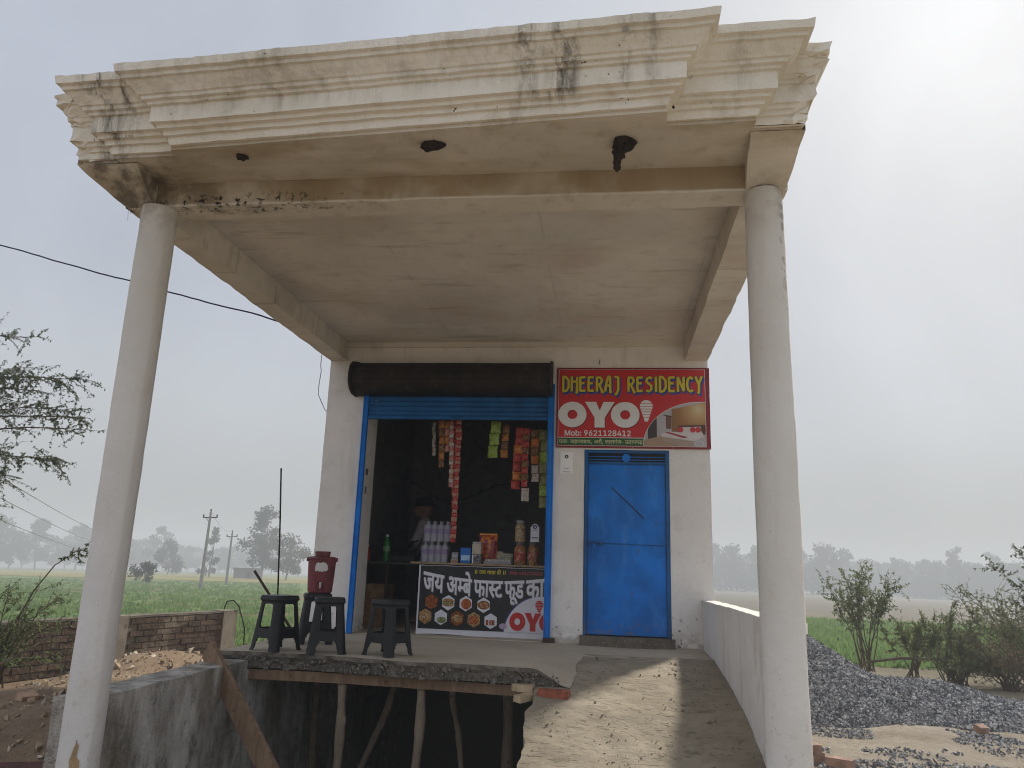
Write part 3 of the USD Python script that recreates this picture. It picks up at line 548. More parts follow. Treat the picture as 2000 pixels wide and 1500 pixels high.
# low wall beside the ramp
t = thing('low_wall', 'white knee-high parapet wall between the ramp and the gravel heap', 'wall')
v, f = rough_box((3.902, .06, -1.2), (4.02, D - .003, .0), .07, .006, 4, 121, 4)
v[:, 2] = np.where(v[:, 2] > -.1, np.interp(v[:, 1], [0, D], [.505, .463]) + fbm3(v, 4, 5)[:, 2] * .02, v[:, 2])
hgt = v[:, 2]
obj('wall', rough_box((3.902, .09, -1.2), (4.02, D - .004, .447), .07, .006, 4, 121, 4), M_low_wall, t, 40)
v, f = rough_box((3.896, .085, .4475), (4.028, D - .005, .475), .05, .006, 5, 122, 4); v[:, 2] += np.interp(v[:, 1], [0, D], [.028, .0]) * (v[:, 2] > .46)
obj('coping', (v, f), M_low_wall, t, 40)
GL = {"t0":[[[-4,85,-4,104,218,104,218,85,202,85,202,-4,181,-4,181,21,172,17,148,17,138,21,131,27,122,45,121,61,128,62,138,68,140,76,135,85,108,84,108,-4,88,-4,87,56,71,56,77,46,77,24,68,12,56,9,39,9,33,11,27,15,14,30,2,56,1,69,9,72,21,72,26,56,36,38,43,31,51,29,55,32,56,39,53,45,40,56,40,66,44,75,87,75,88,84],[147,45,154,38,161,36,172,40,181,48,180,85,160,85,161,60,157,52]]],"t1":[[[1,56,1,62,11,66,20,66,29,46,39,33,49,29,54,30,57,33,58,38,55,44,48,51,38,51,37,56,37,70,52,73,56,78,55,83,51,86,43,86,32,81,23,81,20,89,20,101,35,106,59,106,69,102,74,97,77,91,77,69,71,61,75,60,91,63,91,85,79,85,79,104,238,104,231,121,225,127,205,126,202,135,202,146,208,148,230,148,236,146,248,134,254,121,258,105,277,104,277,85,261,85,260,-4,240,-4,240,18,229,15,204,16,193,21,186,29,184,36,159,36,159,25,156,21,140,20,136,22,127,31,124,38,124,46,127,54,138,55,138,85,112,85,112,-4,91,-4,91,41,79,41,79,25,76,18,71,13,61,9,39,9,27,14,18,22,9,35],[184,55,187,66,197,75,210,79,240,78,240,85,159,85,159,55],[240,58,226,59,238,44,240,45],[204,46,208,38,220,34,207,51]]],"t2":[[[8,85,-4,85,-4,104,320,104,320,85,296,84,296,52,281,52,269,49,261,43,257,34,261,24,265,20,274,16,285,16,300,23,310,23,314,13,314,3,291,-4,262,-3,248,4,241,12,237,21,236,37,209,37,199,39,216,21,228,12,228,1,221,-6,212,-6,185,20,167,45,166,60,171,67,190,67,193,65,195,74,193,84,155,85,154,-4,133,-4,133,85,78,85,78,66,82,68,103,68,110,65,118,56,120,45,119,22,110,2,101,2,92,7,91,19,97,28,99,40,96,46,90,48,83,44,78,38,78,-4,57,-4,57,23,51,20,29,20,21,23,13,31,9,42],[239,51,242,58,250,65,262,70,275,71,275,85,215,85,216,69,214,57,239,57],[30,85,31,47,37,40,47,41,57,49,57,84]]],"t3":[[[-4,85,-4,104,0,104,222,104,222,85,204,85,204,60,169,60,162,56,167,50,192,51,207,44,212,35,211,11,203,1,194,-3,165,-4,155,-2,142,4,123,21,123,30,132,37,137,37,141,37,152,25,167,17,182,16,190,21,190,27,187,30,180,32,169,28,157,28,144,40,141,48,141,66,146,74,158,79,183,79,183,85,78,85,78,66,82,68,103,68,110,65,118,56,120,49,120,28,117,15,111,5,118,4,132,-4,149,-23,150,-29,150,-34,145,-38,141,-40,132,-40,122,-26,111,-17,98,-13,93,-14,87,-18,87,-23,95,-27,103,-24,113,-24,117,-33,117,-43,107,-46,80,-45,70,-38,66,-30,66,-10,70,-4,57,-4,57,23,51,20,29,20,21,23,13,31,9,42,9,84],[96,6,91,8,91,19,97,28,99,40,96,46,90,48,83,44,78,38,78,3,86,6],[30,85,31,47,37,40,47,41,57,49,57,84]]],"t4":[[[4,40,4,59,13,72,27,78,55,77,55,85,-4,85,-4,104,324,104,324,85,309,85,310,69,308,57,302,48,288,40,288,38,298,28,319,11,319,2,311,-6,302,-6,288,6,264,31,255,45,254,59,258,66,277,67,282,63,286,67,289,75,286,85,242,85,242,-4,221,-4,220,44,200,44,199,30,194,26,190,26,181,26,175,29,169,35,165,43,165,58,170,63,220,63,220,85,153,84,153,-4,132,-4,132,85,76,84,76,66,81,68,101,68,110,64,116,57,119,44,118,24,109,3,98,3,89,8,89,18,95,27,98,38,96,44,92,48,86,47,76,38,76,-4,55,-4,55,19,47,15,29,15,15,19,7,27],[55,57,39,59,32,57,25,49,27,40,34,35,45,37,55,45]]],"mata":[[[569,102,621,102,617,112,617,129,626,142,636,146,652,146,665,140,674,127,682,102,700,102,700,87,683,86,683,-2,666,-2,666,87,633,87,633,60,606,58,596,51,593,44,597,32,605,26,613,24,618,24,618,34,624,40,638,40,645,35,647,21,640,12,650,-1,650,-6,641,-11,635,-11,624,9,606,9,595,12,581,23,577,32,576,49,580,61,588,69,596,73,616,75,616,87,569,87],[634,114,639,102,665,102,657,123,649,130,641,130,636,126]],[[267,29,261,48,264,52,275,53,275,87,255,87,255,102,531,102,531,87,514,86,514,-2,497,-2,497,87,473,87,473,-2,456,-2,456,51,427,50,417,43,418,30,439,9,439,4,431,-4,426,-4,413,8,403,21,399,33,400,49,411,62,424,66,456,66,456,87,382,86,382,-2,365,-2,365,87,340,86,340,-2,323,-2,323,38,292,38,291,25,287,22,279,22],[292,53,323,53,323,87,292,87]],[[-2,100,0,102,216,102,216,87,200,87,200,-2,183,-2,183,25,170,19,150,19,140,23,130,33,124,47,123,59,138,64,142,70,142,78,137,87,106,86,106,-2,90,-2,89,58,66,58,75,44,75,28,74,23,66,14,58,11,43,11,33,14,16,32,4,58,3,67,19,70,24,54,34,36,41,29,50,26,57,30,59,36,55,47,42,58,46,73,89,73,90,86,-2,87],[143,47,149,38,158,34,170,36,179,42,183,46,183,86,156,87,159,81,159,62,151,50]]],"addr":[[[1891,87,1879,87,1879,102,2379,100,2379,87,2349,87,2349,58,2323,56,2313,50,2308,42,2309,26,2321,16,2321,34,2328,44,2338,48,2353,48,2367,40,2371,28,2368,11,2358,2,2342,-2,2324,-2,2306,4,2295,15,2290,31,2291,48,2295,57,2312,70,2332,73,2331,87,2273,87,2271,-2,2256,-2,2256,87,2230,86,2230,31,2224,27,2212,28,2200,42,2200,56,2213,60,2213,87,2183,87,2181,-2,2166,-2,2166,27,2155,22,2138,22,2122,29,2115,44,2114,87,2092,86,2092,-2,2075,-2,2075,87,2051,87,2051,-2,2034,-2,2034,51,2012,51,2000,48,1994,40,2000,24,2017,9,2017,4,2007,-4,1993,6,1981,21,1977,33,1978,49,1986,60,1997,65,2034,66,2034,87,1960,87,1960,-2,1943,-2,1943,9,1907,-5,1901,1,1904,7,1943,24,1943,27,1932,22,1915,22,1899,29,1892,44],[2337,27,2338,14,2350,17,2355,25,2353,30,2342,32],[2132,49,2137,40,2144,37,2155,39,2166,47,2165,87,2132,87],[1909,49,1914,40,1921,37,1932,39,1943,47,1942,87,1909,87]],[[2320,-27,2319,-16,2323,-11,2338,-12,2340,-28,2337,-32,2325,-33]],[[1831,54,1831,39,1788,39,1788,56]],[[1316,102,1784,102,1786,89,1769,86,1769,-2,1753,-2,1752,58,1729,58,1738,44,1737,23,1725,12,1706,11,1696,14,1683,26,1666,61,1666,67,1682,70,1697,36,1704,29,1713,26,1720,30,1722,36,1718,47,1705,58,1709,73,1752,73,1752,87,1651,87,1649,-2,1634,-2,1634,87,1608,86,1608,31,1602,27,1590,28,1578,42,1578,56,1591,60,1591,87,1562,87,1561,-2,1544,-2,1544,55,1529,45,1522,32,1508,35,1511,50,1497,55,1489,50,1487,42,1496,26,1516,9,1516,4,1506,-4,1496,2,1474,26,1470,38,1471,55,1477,64,1490,70,1507,70,1522,63,1532,69,1544,70,1544,87,1454,87,1451,-2,1436,-2,1436,87,1413,87,1412,-2,1395,-2,1395,55,1380,45,1373,32,1359,35,1362,50,1348,55,1340,50,1339,38,1348,25,1367,9,1367,4,1356,-4,1325,26,1321,38,1322,55,1328,64,1341,70,1358,70,1372,63,1383,69,1395,70,1395,87,1314,87]],[[1632,121,1632,131,1638,136,1647,136,1653,130,1653,119,1647,113,1637,113]],[[1233,-23,1241,20,1261,20,1261,9,1249,-22]],[[1020,24,1003,60,1018,64,1037,31,1048,26,1059,31,1057,46,1050,53,1040,53,1039,56,1039,68,1054,71,1059,79,1058,83,1049,89,1025,83,1022,99,1029,102,1057,104,1067,100,1075,87,1075,71,1067,60,1082,58,1093,61,1093,87,1081,87,1081,102,1195,102,1180,111,1161,109,1158,117,1160,124,1184,126,1191,122,1183,130,1164,129,1161,144,1167,146,1186,146,1197,141,1201,135,1214,135,1218,128,1218,119,1212,114,1215,102,1233,102,1233,87,1216,86,1216,-2,1199,-2,1199,87,1176,87,1176,59,1170,50,1153,40,1187,9,1187,4,1179,-4,1169,0,1143,25,1126,51,1130,64,1145,65,1152,60,1158,65,1161,73,1158,87,1110,87,1110,-2,1093,-2,1093,44,1076,43,1077,27,1069,15,1059,11,1041,11]],[[917,-23,925,20,945,20,945,9,933,-22]],[[342,26,325,67,341,70,356,36,363,29,372,26,379,30,381,36,377,47,364,58,368,73,411,73,412,86,320,87,320,102,916,102,916,87,891,87,891,60,864,58,854,51,851,44,855,32,871,24,876,24,876,34,882,40,896,40,903,35,905,21,898,12,908,-1,908,-6,899,-11,891,-9,882,9,864,9,846,16,835,32,834,49,838,61,854,73,874,75,874,87,817,86,815,-2,800,-2,800,87,776,87,774,-2,759,-2,759,22,745,17,723,18,712,23,703,36,702,51,706,64,716,73,729,77,758,75,757,60,750,60,750,61,738,62,756,40,759,43,759,87,685,86,683,-2,668,-2,668,87,644,87,642,-2,627,-2,626,46,602,46,601,32,594,28,581,31,571,45,571,56,576,61,626,61,626,87,555,86,553,-2,538,-2,538,87,514,87,514,62,474,62,467,57,471,48,505,48,516,40,520,31,520,18,516,8,502,-1,494,-1,491,6,491,13,503,21,499,32,483,35,467,27,465,17,468,9,491,-12,491,-17,481,-25,463,-12,451,4,448,26,456,40,450,50,450,63,455,72,463,76,497,77,496,87,428,86,428,-2,412,-2,411,58,388,58,397,44,396,23,384,12,365,11,355,14],[719,46,727,34,742,33,724,55]],[[272,54,272,39,229,39,229,56]],[[10,87,-2,87,-2,102,228,102,228,87,211,86,211,-2,194,-2,194,87,170,87,170,-2,153,-2,153,51,124,50,115,45,115,30,136,9,136,4,126,-4,112,6,100,21,96,33,97,49,105,60,116,65,153,66,153,87,79,87,77,-2,62,-2,62,27,51,22,34,22,18,29,11,44],[28,49,33,40,40,37,51,39,62,47,61,87,28,87]]]}
# ---------------------------------------------------------------- printed signs
def gpoly(key):
    ps = []
    for p in GL[key]:
        r = [list(zip(q[::2], q[1::2])) for q in p]
        ps.append(Polygon(r[0], r[1:]).buffer(0))
    return unary_union(ps)
def fit_to(g, x0, y0, x1, y1):
    a = g.bounds; return affinity.affine_transform(g, [(x1 - x0) / (a[2] - a[0]), 0, 0, (y1 - y0) / (a[3] - a[1]), x0 - a[0] * (x1 - x0) / (a[2] - a[0]), y0 - a[1] * (y1 - y0) / (a[3] - a[1])])
def latin(text, x0, y0, x1, y1, bold=True):
    """Lettering as a trimesh in the xy plane, fitted to a rectangle."""
    m = meshkit.text_mesh(text, 1., .01, bold); v = np.array(m.vertices); a, b = v.min(0), v.max(0)
    v[:, 0] = x0 + (v[:, 0] - a[0]) * (x1 - x0) / (b[0] - a[0]); v[:, 1] = y0 + (v[:, 1] - a[1]) * (y1 - y0) / (b[1] - a[1]); v[:, 2] *= .05
    return v, np.array(m.faces)
INK = {}
def ink(name, col, rough=.4):
    if name not in INK:
        g = Mat(); c = g.mix(g.m('multiply', g.rng(g.noise(6, 4, .6), .5, .75), .22), col, tuple(x * .6 + .05 for x in col))
        INK[name] = g.out('print_' + name, c, rough, specular_ior_level=.35)
    return INK[name]
class Board:
    """Flat print: shapes laid one above the other, a fraction of a millimetre apart, on an upright board."""
    def __init__(s, parent, x, y, z): s.p, s.o, s.n = parent, (x, y, z), 0
    def lay(s, name, shape, mat, level, label=None):
        m = shape if isinstance(shape, tuple) else extrude(shape, .0005)
        s.n += 1
        return obj(name, xf(m, RX, (s.o[0], s.o[1] - .0015 - level * .0011 - s.n * .000012, s.o[2])), mat, s.p, label=label)
def ell(x, y, rx, ry): return affinity.scale(Point(x, y).buffer(1., 24), rx, ry)
WHITE, RED, YEL, BLK, BLUE, GREEN = (.72, .72, .72), (.52, .018, .022), (.62, .50, .03), (.012, .012, .014), (.03, .06, .30), (.02, .10, .035)

# sign over the door: 1.63 x 0.88 m
SW, SH = 1.635, .885
S = thing('shop_sign', 'red flex banner with yellow and white lettering hung above the blue door', 'sign', (2.392, D - .012, 2.006))
def S_sheet():
    n, k = 33, 17; X, Z = np.meshgrid(np.linspace(0, SW, n), np.linspace(0, SH, k), indexing='ij')
    v = np.stack([X, 0 * X, Z], -1).reshape(-1, 3); q = np.array([[i * k + j, (i + 1) * k + j, (i + 1) * k + j + 1, i * k + j + 1] for i in range(n - 1) for j in range(k - 1)])
    return cat_([(v, q), bx((.0, .002, .0), (SW, .010, SH))])
obj('sheet', S_sheet(), ink('maroon', (.22, .012, .018)), S)
bd = Board(S, 0, 0, 0)
bd.lay('white_border', sbox(.02, .022, SW - .045, SH - .02), ink('white', WHITE), 0)
bd.lay('red_ground', sbox(.024, .026, SW - .049, SH - .024), ink('red', RED), 1)
def stroke_word(word, x0, x1, y0, y1, gap):
    """Tall condensed display capitals whose legs run below the line."""
    A = {'D': [[(.12, 0), (.12, 1), (.45, .97), (.82, .74), (.84, .3), (.6, .06), (.12, .0)]], 'H': [[(.15, 1.02), (.15, 0)], [(.15, .66), (.85, .66)], [(.85, .98), (.85, -.02), (.72, -.13)]],
         'E': [[(.85, .95), (.16, .95), (.16, .05), (.85, .05)], [(.16, .56), (.72, .56)]], 'R': [[(.15, 0), (.15, .95), (.62, .93), (.84, .74), (.6, .5), (.15, .46)], [(.45, .46), (.8, .05), (.98, -.10)]],
         'A': [[(.12, 0), (.3, .6), (.5, 1.0), (.75, 1.0), (.8, 0), (.95, -.08)], [(.25, .40), (.8, .40)]], 'J': [[(.25, .97), (.72, .97), (.72, .12), (.5, -.16), (.3, -.2)]],
         'S': [[(.86, .86), (.6, .97), (.25, .86), (.2, .66), (.78, .4), (.8, .16), (.5, .02), (.14, .1)]], 'I': [[(.5, 1), (.5, 0)]], 'N': [[(.14, 0), (.14, .98), (.86, .05), (.86, 1.0)]],
         'C': [[(.88, .84), (.6, .97), (.3, .86), (.16, .5), (.3, .14), (.6, .02), (.9, .14)]], 'Y': [[(.12, 1.02), (.5, .5), (.9, 1.04)], [(.55, .55), (.5, .0), (.42, -.12)]]}
    w = {'I': .55}; tot = sum(w.get(c, 1) for c in word); u = (x1 - x0) / (tot + gap * (len(word) - 1)); x = x0; out = []
    for c in word:
        k = w.get(c, 1) * u
        for st in A[c]:
            out.append(LineString([(x + k * ((a - .5) * (1 if c != 'I' else 1) + .5), y0 + (y1 - y0) * b) for a, b in st]).buffer(.0135, cap_style=2, join_style=3))
        x += k + gap * u
    return unary_union(out)
head = unary_union([stroke_word('DHEERAJ', .060, .690, .618, .785, .10), stroke_word('RESIDENCY', .765, 1.565, .618, .785, .10)]).simplify(.0008)
sh = affinity.translate(head, .016, -.018)
bd.lay('lettering_shadow', unary_union([affinity.translate(head, .016 * k / 3, -.022 * k / 3) for k in (1, 2, 3)]).buffer(.004).simplify(.001), ink('blue', BLUE), 2)
bd.lay('lettering_outline', head.buffer(.0055).simplify(.001), ink('black', BLK), 3)
bd.lay('heading_lettering', head, ink('yellow', YEL), 4, 'yellow lettering DHEERAJ RESIDENCY')
def oyo(x0, y0, h, w, third=True):
    r = h / 2; o = lambda cx: ell(cx, y0 + r, w * .178, r).difference(ell(cx, y0 + r, w * .062, r * .36))
    Y = Polygon([(x0 + w * .335, y0 + h), (x0 + w * .475, y0 + h), (x0 + w * .522, y0 + h * .66), (x0 + w * .57, y0 + h), (x0 + w * .71, y0 + h), (x0 + w * .585, y0 + h * .38), (x0 + w * .585, y0), (x0 + w * .458, y0), (x0 + w * .458, y0 + h * .38)])
    return [o(x0 + w * .178), Y, o(x0 + w * .84)]
L3 = oyo(.023, .221, .282, .856)
bd.lay('logo_shadow', affinity.translate(unary_union(L3), .008, -.008), ink('dark_red', (.16, .01, .012)), 2)
for g_ in L3: bd.lay('logo_letter', g_, ink('white', WHITE), 3)
def balloon(cx, top, w, h):
    b = unary_union([ell(cx, top - w * .52, w / 2, w * .52), Polygon([(cx - w * .49, top - w * .6), (cx + w * .49, top - w * .6), (cx + w * .12, top - h), (cx - w * .12, top - h)])])
    cut = unary_union([sbox(cx - w, top - h * f - h * .012, cx + w, top - h * f + h * .012) for f in (.16, .29, .42, .55, .68, .81)])
    return b.difference(cut)
bd.lay('balloon_logo', balloon(.966, .526, .136, .235), ink('white', WHITE), 3)
bd.lay('phone_lettering', latin('Mob: 9621128412', .094, .128, .80, .192), ink('white', WHITE), 3, 'white lettering Mob: 9621128412')
arch = Polygon([(.935, .028)] + [(.935 + .60 * (1 - math.cos(a)), .028 + .475 * math.sin(a)) for a in np.linspace(.03, math.pi / 2, 24)] + [(SW - .049, .503), (SW - .049, .028)])
pm = lambda p: (.935 + (p[0] - .82) * .85, .028 + (p[1] - .028) * .9)
bd.lay('address_strip', sbox(.024, .028, .945, .108), ink('green', GREEN), 2)
bd.lay('address_rule', sbox(.024, .108, .945, .114), ink('white', WHITE), 3)
bd.lay('address_lettering', fit_to(gpoly('addr'), .034, .036, .925, .101), ink('pale_yellow', (.55, .55, .28)), 3)
bd.lay('picture_edge', arch.buffer(.006).intersection(sbox(.024, .026, SW - .049, .6)), ink('white', WHITE), 4)
bd.lay('picture_wall', arch, ink('picture_grey', (.42, .40, .42)), 5)
cl = lambda pts: Polygon([pm(p) for p in pts]).intersection(arch)
def wood_glow():
    g = Mat(); d = g.add('vector_math', 'value', math_type='distance', vector1=g.pos(), vector2=(3.90, D, 2.43))
    c = g.ramp(g.m('multiply', d, 3.2), [(0, (.60, .52, .33)), (.25, (.50, .33, .15)), (.6, (.34, .17, .07)), (1., (.25, .12, .05))])
    return g.out('print_wood_panel', c, .4)
bd.lay('picture_panel', cl([(1.17, .2), (1.17, .47), (1.60, .56), (1.60, .2)]), wood_glow(), 6)
bd.lay('picture_ceiling', cl([(.95, .56), (1.17, .47), (1.34, .56)]), ink('picture_cream', (.50, .44, .38)), 7)
bd.lay('picture_door', cl([(.875, .11), (.985, .125), (.985, .40), (.875, .33)]), ink('picture_brown', (.05, .035, .035)), 7)
bd.lay('picture_curtain', cl([(1.10, .235), (1.165, .235), (1.165, .39), (1.10, .40)]), ink('picture_red_brown', (.16, .07, .05)), 7)
bd.lay('picture_curtain', cl([(1.07, .405), (1.18, .385), (1.18, .375), (1.07, .395)]), ink('picture_brown', (.05, .035, .035)), 8)
bd.lay('picture_floor', cl([(.82, .028), (.83, .10), (1.1, .16), (1.35, .028)]), ink('picture_tan', (.36, .24, .17)), 7)
bd.lay('picture_headboard', cl([(1.25, .17), (1.25, .275), (1.58, .285), (1.58, .17)]), ink('picture_dark_red', (.10, .04, .03)), 8)
bd.lay('picture_bed', cl([(1.03, .175), (1.10, .2), (1.54, .195), (1.56, .14), (1.44, .09), (1.04, .14)]), ink('picture_sheet', (.58, .53, .53)), 9)
bd.lay('picture_bed', cl([(1.03, .172), (1.04, .14), (1.44, .09), (1.43, .030), (1.30, .028), (1.05, .085)]), ink('picture_beige', (.36, .27, .21)), 9)
bd.lay('picture_runner', cl([(1.08, .192), (1.12, .198), (1.37, .135), (1.31, .125)]), ink('picture_crimson', (.34, .02, .04)), 10)
bd.lay('picture_pillow', cl([(1.30, .195), (1.29, .255), (1.52, .262), (1.53, .195)]), ink('picture_sheet', (.58, .53, .53)), 10)
for cx in (1.275, 1.425, 1.49): bd.lay('picture_pillow', ell(*pm((cx, .225)), .029, .030).intersection(arch), ink('picture_scarlet', (.48, .03, .035)), 11)
bd.lay('printer_mark', ell(1.515, .055, .048, .028).difference(ell(1.515, .055, .044, .024)), ink('white', WHITE), 12)
for x in (.012, .40, .82, 1.24, SW - .02):
    for z in (.010, SH - .010): obj('nail', tube([(x, -.006, z), (x, .012, z)], .005, 6), M_steel, S)

# payment notice on the wall between the shutter and the door (its square code is left out)
S2 = thing('payment_sticker', 'small white paper notice pasted on the wall beside the blue door', 'sticker', (2.445, D - .0065, 1.725))
obj('paper', bx((0, 0, 0), (.135, .0012, .235)), ink('paper_white', (.88, .88, .88)), S2)
b2 = Board(S2, 0, 0, 0)
b2.lay('round_mark', ell(.066, .183, .020, .020), ink('black', BLK), 0)
b2.lay('round_mark', LineString([(.060, .176), (.068, .190), (.070, .174)]).buffer(.003), ink('white', WHITE), 1)
b2.lay('rule', sbox(.028, .016, .106, .022), ink('grey', (.12, .12, .13)), 0)
b2.lay('rule', sbox(.04, .052, .095, .056), ink('grey', (.12, .12, .13)), 0)
S3 = thing('payment_sticker', 'tall narrow white notice pasted inside the left jamb of the shop opening', 'sticker', (.2525, 3.95, 1.42))
obj('paper', bx((0, 0, 0), (.0012, .12, .38)), ink('paper', (.74, .72, .70)), S3)
obj('print_mark', bx((.0014, .02, .27), (.0022, .10, .34)), ink('grey', (.12, .12, .13)), S3)
obj('print_mark', bx((.0014, .03, .06), (.0022, .09, .14)), ink('dull_blue', (.15, .18, .30)), S3)

# black banner on the counter front
BW, BH = 1.62, .715
S4 = thing('counter_banner', 'black flex banner with white lettering and food pictures below the counter', 'banner', (.905, 4.085, .012))
bv, bf = xf(extr(sbox(0, 0, 1, 1), .003), RX)
n = 60; X = np.linspace(0, BW, n); zb = -.006 + .010 * np.sin(X * 5) - .006 * X; V = np.vstack([np.c_[X, 0 * X - .003 - .006 * np.abs(np.sin(X * 4)), zb], np.c_[X, 0 * X, .03 + 0 * X], np.c_[X, 0 * X, np.full(n, BH)]])
obj('sheet', (V, np.array([[a * n + i, a * n + i + 1, (a + 1) * n + i + 1, (a + 1) * n + i] for a in range(2) for i in range(n - 1)])), ink('flex_white', (.66, .65, .72)), S4)
b4 = Board(S4, 0, -.001, 0)
b4.lay('black_ground', sbox(.018, .052, BW, BH - .004), ink('flex_black', (.011, .011, .013)), 0)
wx = [(.052, .285), (.316, .592), (.612, .930), (.947, 1.160), (1.178, 1.56)]
lt = []
for i, (a, b) in enumerate(wx):
    g_ = gpoly('t%d' % i); bb_ = g_.bounds; s = (b - a) / (bb_[2] - bb_[0])
    def warp(x, y, z=None, a=a, s=s, bb_=bb_):
        X_ = a + (np.asarray(x) - bb_[0]) * s; u = (X_ - .82) / .77; topz = .572 + .078 * u * u; bot = .447 - .040 * sstep(X_, .05, .6)
        return X_, bot + (topz - bot) * (np.asarray(y) / 103.)
    from shapely.ops import transform
    lt.append(transform(warp, g_.segmentize(12)).buffer(0))
lt = unary_union(lt)
b4.lay('lettering_edge', affinity.translate(lt, .006, -.006).buffer(.002).simplify(.001), ink('grey_shadow', (.14, .14, .17)), 1)
b4.lay('title_lettering', lt.buffer(-.0008), ink('flex_white', (.66, .65, .72)), 2, 'large white Hindi title lettering')
b4.lay('small_lettering', fit_to(gpoly('mata'), .665, .637, .905, .692), ink('yellow', YEL), 1)
for x in (.620, .637, .930, .947): b4.lay('small_lettering', sbox(x, .640, x + .007, .682), ink('yellow', YEL), 1)
b4.lay('phone_lettering', latin('Mob: 6382700202', 1.0, .644, 1.358, .680), ink('flex_red', (.35, .05, .06)), 1)
hexg = lambda cx, cy, r=.077: Polygon([(cx + r * math.sin(k * math.pi / 3), cy + r * 1.05 * math.cos(k * math.pi / 3)) for k in range(6)])
def food(name, a, b, c, sc):
    g = Mat(); n1, n2 = g.noise(sc, 3, .6), g.noise(sc * 2.5, 2, .5)
    return g.out('print_' + name, g.mix(g.rng(n2, .5, .62), g.ramp(n1, [(.35, a), (.5, b), (.68, c)]), tuple(x * .4 for x in a)), .3)
F1 = food('curry', (.12, .03, .012), (.30, .075, .02), (.42, .16, .05), 40); F2 = food('bun', (.28, .12, .04), (.45, .27, .12), (.55, .42, .25), 34)
F3 = food('chilli', (.30, .05, .02), (.46, .12, .03), (.55, .24, .08), 46); F4 = food('greens', (.08, .14, .04), (.25, .28, .10), (.50, .48, .40), 60)
for i, (cx, cy) in enumerate([(.156, .330), (.342, .327), (.534, .325), (.729, .316)] + [(.097, .178), (.269, .174), (.446, .170), (.629, .163), (.811, .156)]):
    wh = i in (1, 2, 3, 5, 8)
    hp = b4.lay('food_picture', hexg(cx, cy), ink('flex_white', (.66, .65, .72)) if wh else (F1, F2, F3)[i % 3], 1)
    if i == 1:
        b4.lay('bun', ell(cx, cy + .0174, .0620, .0273), F2, 2); b4.lay('filling', sbox(cx - .0645, cy - .0149, cx + .0645, cy + .0050), F4, 3); b4.lay('bun', ell(cx, cy - .0223, .0595, .0174), F2, 2)
    if i == 2: b4.lay('noodles', ell(cx + .0050, cy - .0050, .0546, .0558), F3, 2)
    if i == 3:
        b4.lay('plate', ell(cx, cy, .0645, .0446), F1, 2); b4.lay('plate', ell(cx, cy, .0496, .0322), F2, 3); b4.lay('bowl', ell(cx, cy, .0223, .0174), F3, 4)
    if i == 4: b4.lay('rolls', Polygon([(cx - .0682, cy - .0372), (cx - .0496, cy + .0062), (cx + .0682, cy + .0496), (cx + .0620, cy)]), F2, 2)
    if i == 5: b4.lay('salad', ell(cx + .0074, cy - .0273, .0521, .0322).intersection(hexg(cx, cy)), F4, 2)
    if i in (6, 7): b4.lay('dish', ell(cx, cy - .0050, .0570, .0422), F3 if i == 7 else F2, 2)
    if i == 8:
        for dx, mt in ((-.0372, F1), (0., F3), (.0298, F1)): b4.lay('glass', sbox(cx + dx - .0136, cy - .0434, cx + dx + .0136, cy + .0099), mt, 2)
disc = Point(1.36, .02).buffer(.405, 48).intersection(sbox(.018, .053, BW, BH))
b4.lay('disc_edge', disc.buffer(.012).intersection(sbox(.018, .052, BW, .5)), ink('flex_blue', (.05, .06, .22)), 1)
b4.lay('white_disc', disc, ink('flex_white', (.66, .65, .72)), 2)
for g_ in oyo(1.012, .068, .187, .48): b4.lay('logo_letter', g_, ink('flex_scarlet', (.50, .02, .02)), 3)
b4.lay('balloon_logo', balloon(1.328, .385, .086, .122), ink('flex_scarlet', (.50, .02, .02)), 3)
b4.lay('printer_mark', ell(.945, .108, .042, .030), ink('flex_violet', (.42, .32, .45)), 3)
# ---------------------------------------------------------------- the shop counter and what is on it
P_ = lambda n, c, r=.35, **k: plain('plastic_' + n, c, r, .08, **k)
t = thing('counter', 'plank-topped shop counter behind the black banner', 'counter')
obj('top', cbx((.80, 4.09, .738), (2.58, 4.56, .760), .004), wood('counter_board', (.22, .15, .09), (.34, .25, .16)), t)
for x, y in ((.95, 4.15), (2.45, 4.15), (.95, 4.5), (2.45, 4.5)): obj('leg', cbx((x - .025, y - .025, .006), (x + .025, y + .025, .737)), M_plank, t)
t = thing('work_table', 'dark narrow table against the left wall of the shop, holding a wok', 'table')
obj('top', cbx((-.02, 4.72, .718), (.86, 5.25, .748)), plain('dark_stone', (.05, .048, .045), .6, .3), t)
for x, y in ((.02, 4.76), (.82, 5.2), (.02, 5.2), (.36, 4.75)): obj('leg', cbx((x - .02, y - .02, .007), (x + .02, y + .02, .717)), M_rust, t)
t = thing('gas_stove', 'low black gas stove under the wok', 'stove', (.40, 5.02, .749))
obj('body', cbx((-.2, -.14, .0), (.24, .14, .075), .01), plain('greasy_iron', (.035, .034, .033), .5, .3), t)
obj('burner', lathe([(.0, .076), (.06, .076), (.06, .10), (.0, .10)], 16), M_black, t)
for k in range(4): obj('pan_support', tube([(.05 * math.cos(k * 1.57), .05 * math.sin(k * 1.57), .08), (.12 * math.cos(k * 1.57), .12 * math.sin(k * 1.57), .125)], .007, 5), M_black, t)
t = thing('wok', 'wide sooty frying wok on the stove beside the person', 'wok', (.40, 5.02, .862))
obj('bowl', lathe([(.0, .0), (.08, .012), (.15, .06), (.195, .135), (.20, .137), (.20, .142), (.188, .140), (.145, .068), (.08, .022), (0, .010)], 28), M_black, t, 40)
for s in (-1, 1): obj('handle', tube([(s * .198, -.04, .135), (s * .235, -.03, .15), (s * .235, .03, .15), (s * .198, .04, .135)], .007, 6), M_black, t)
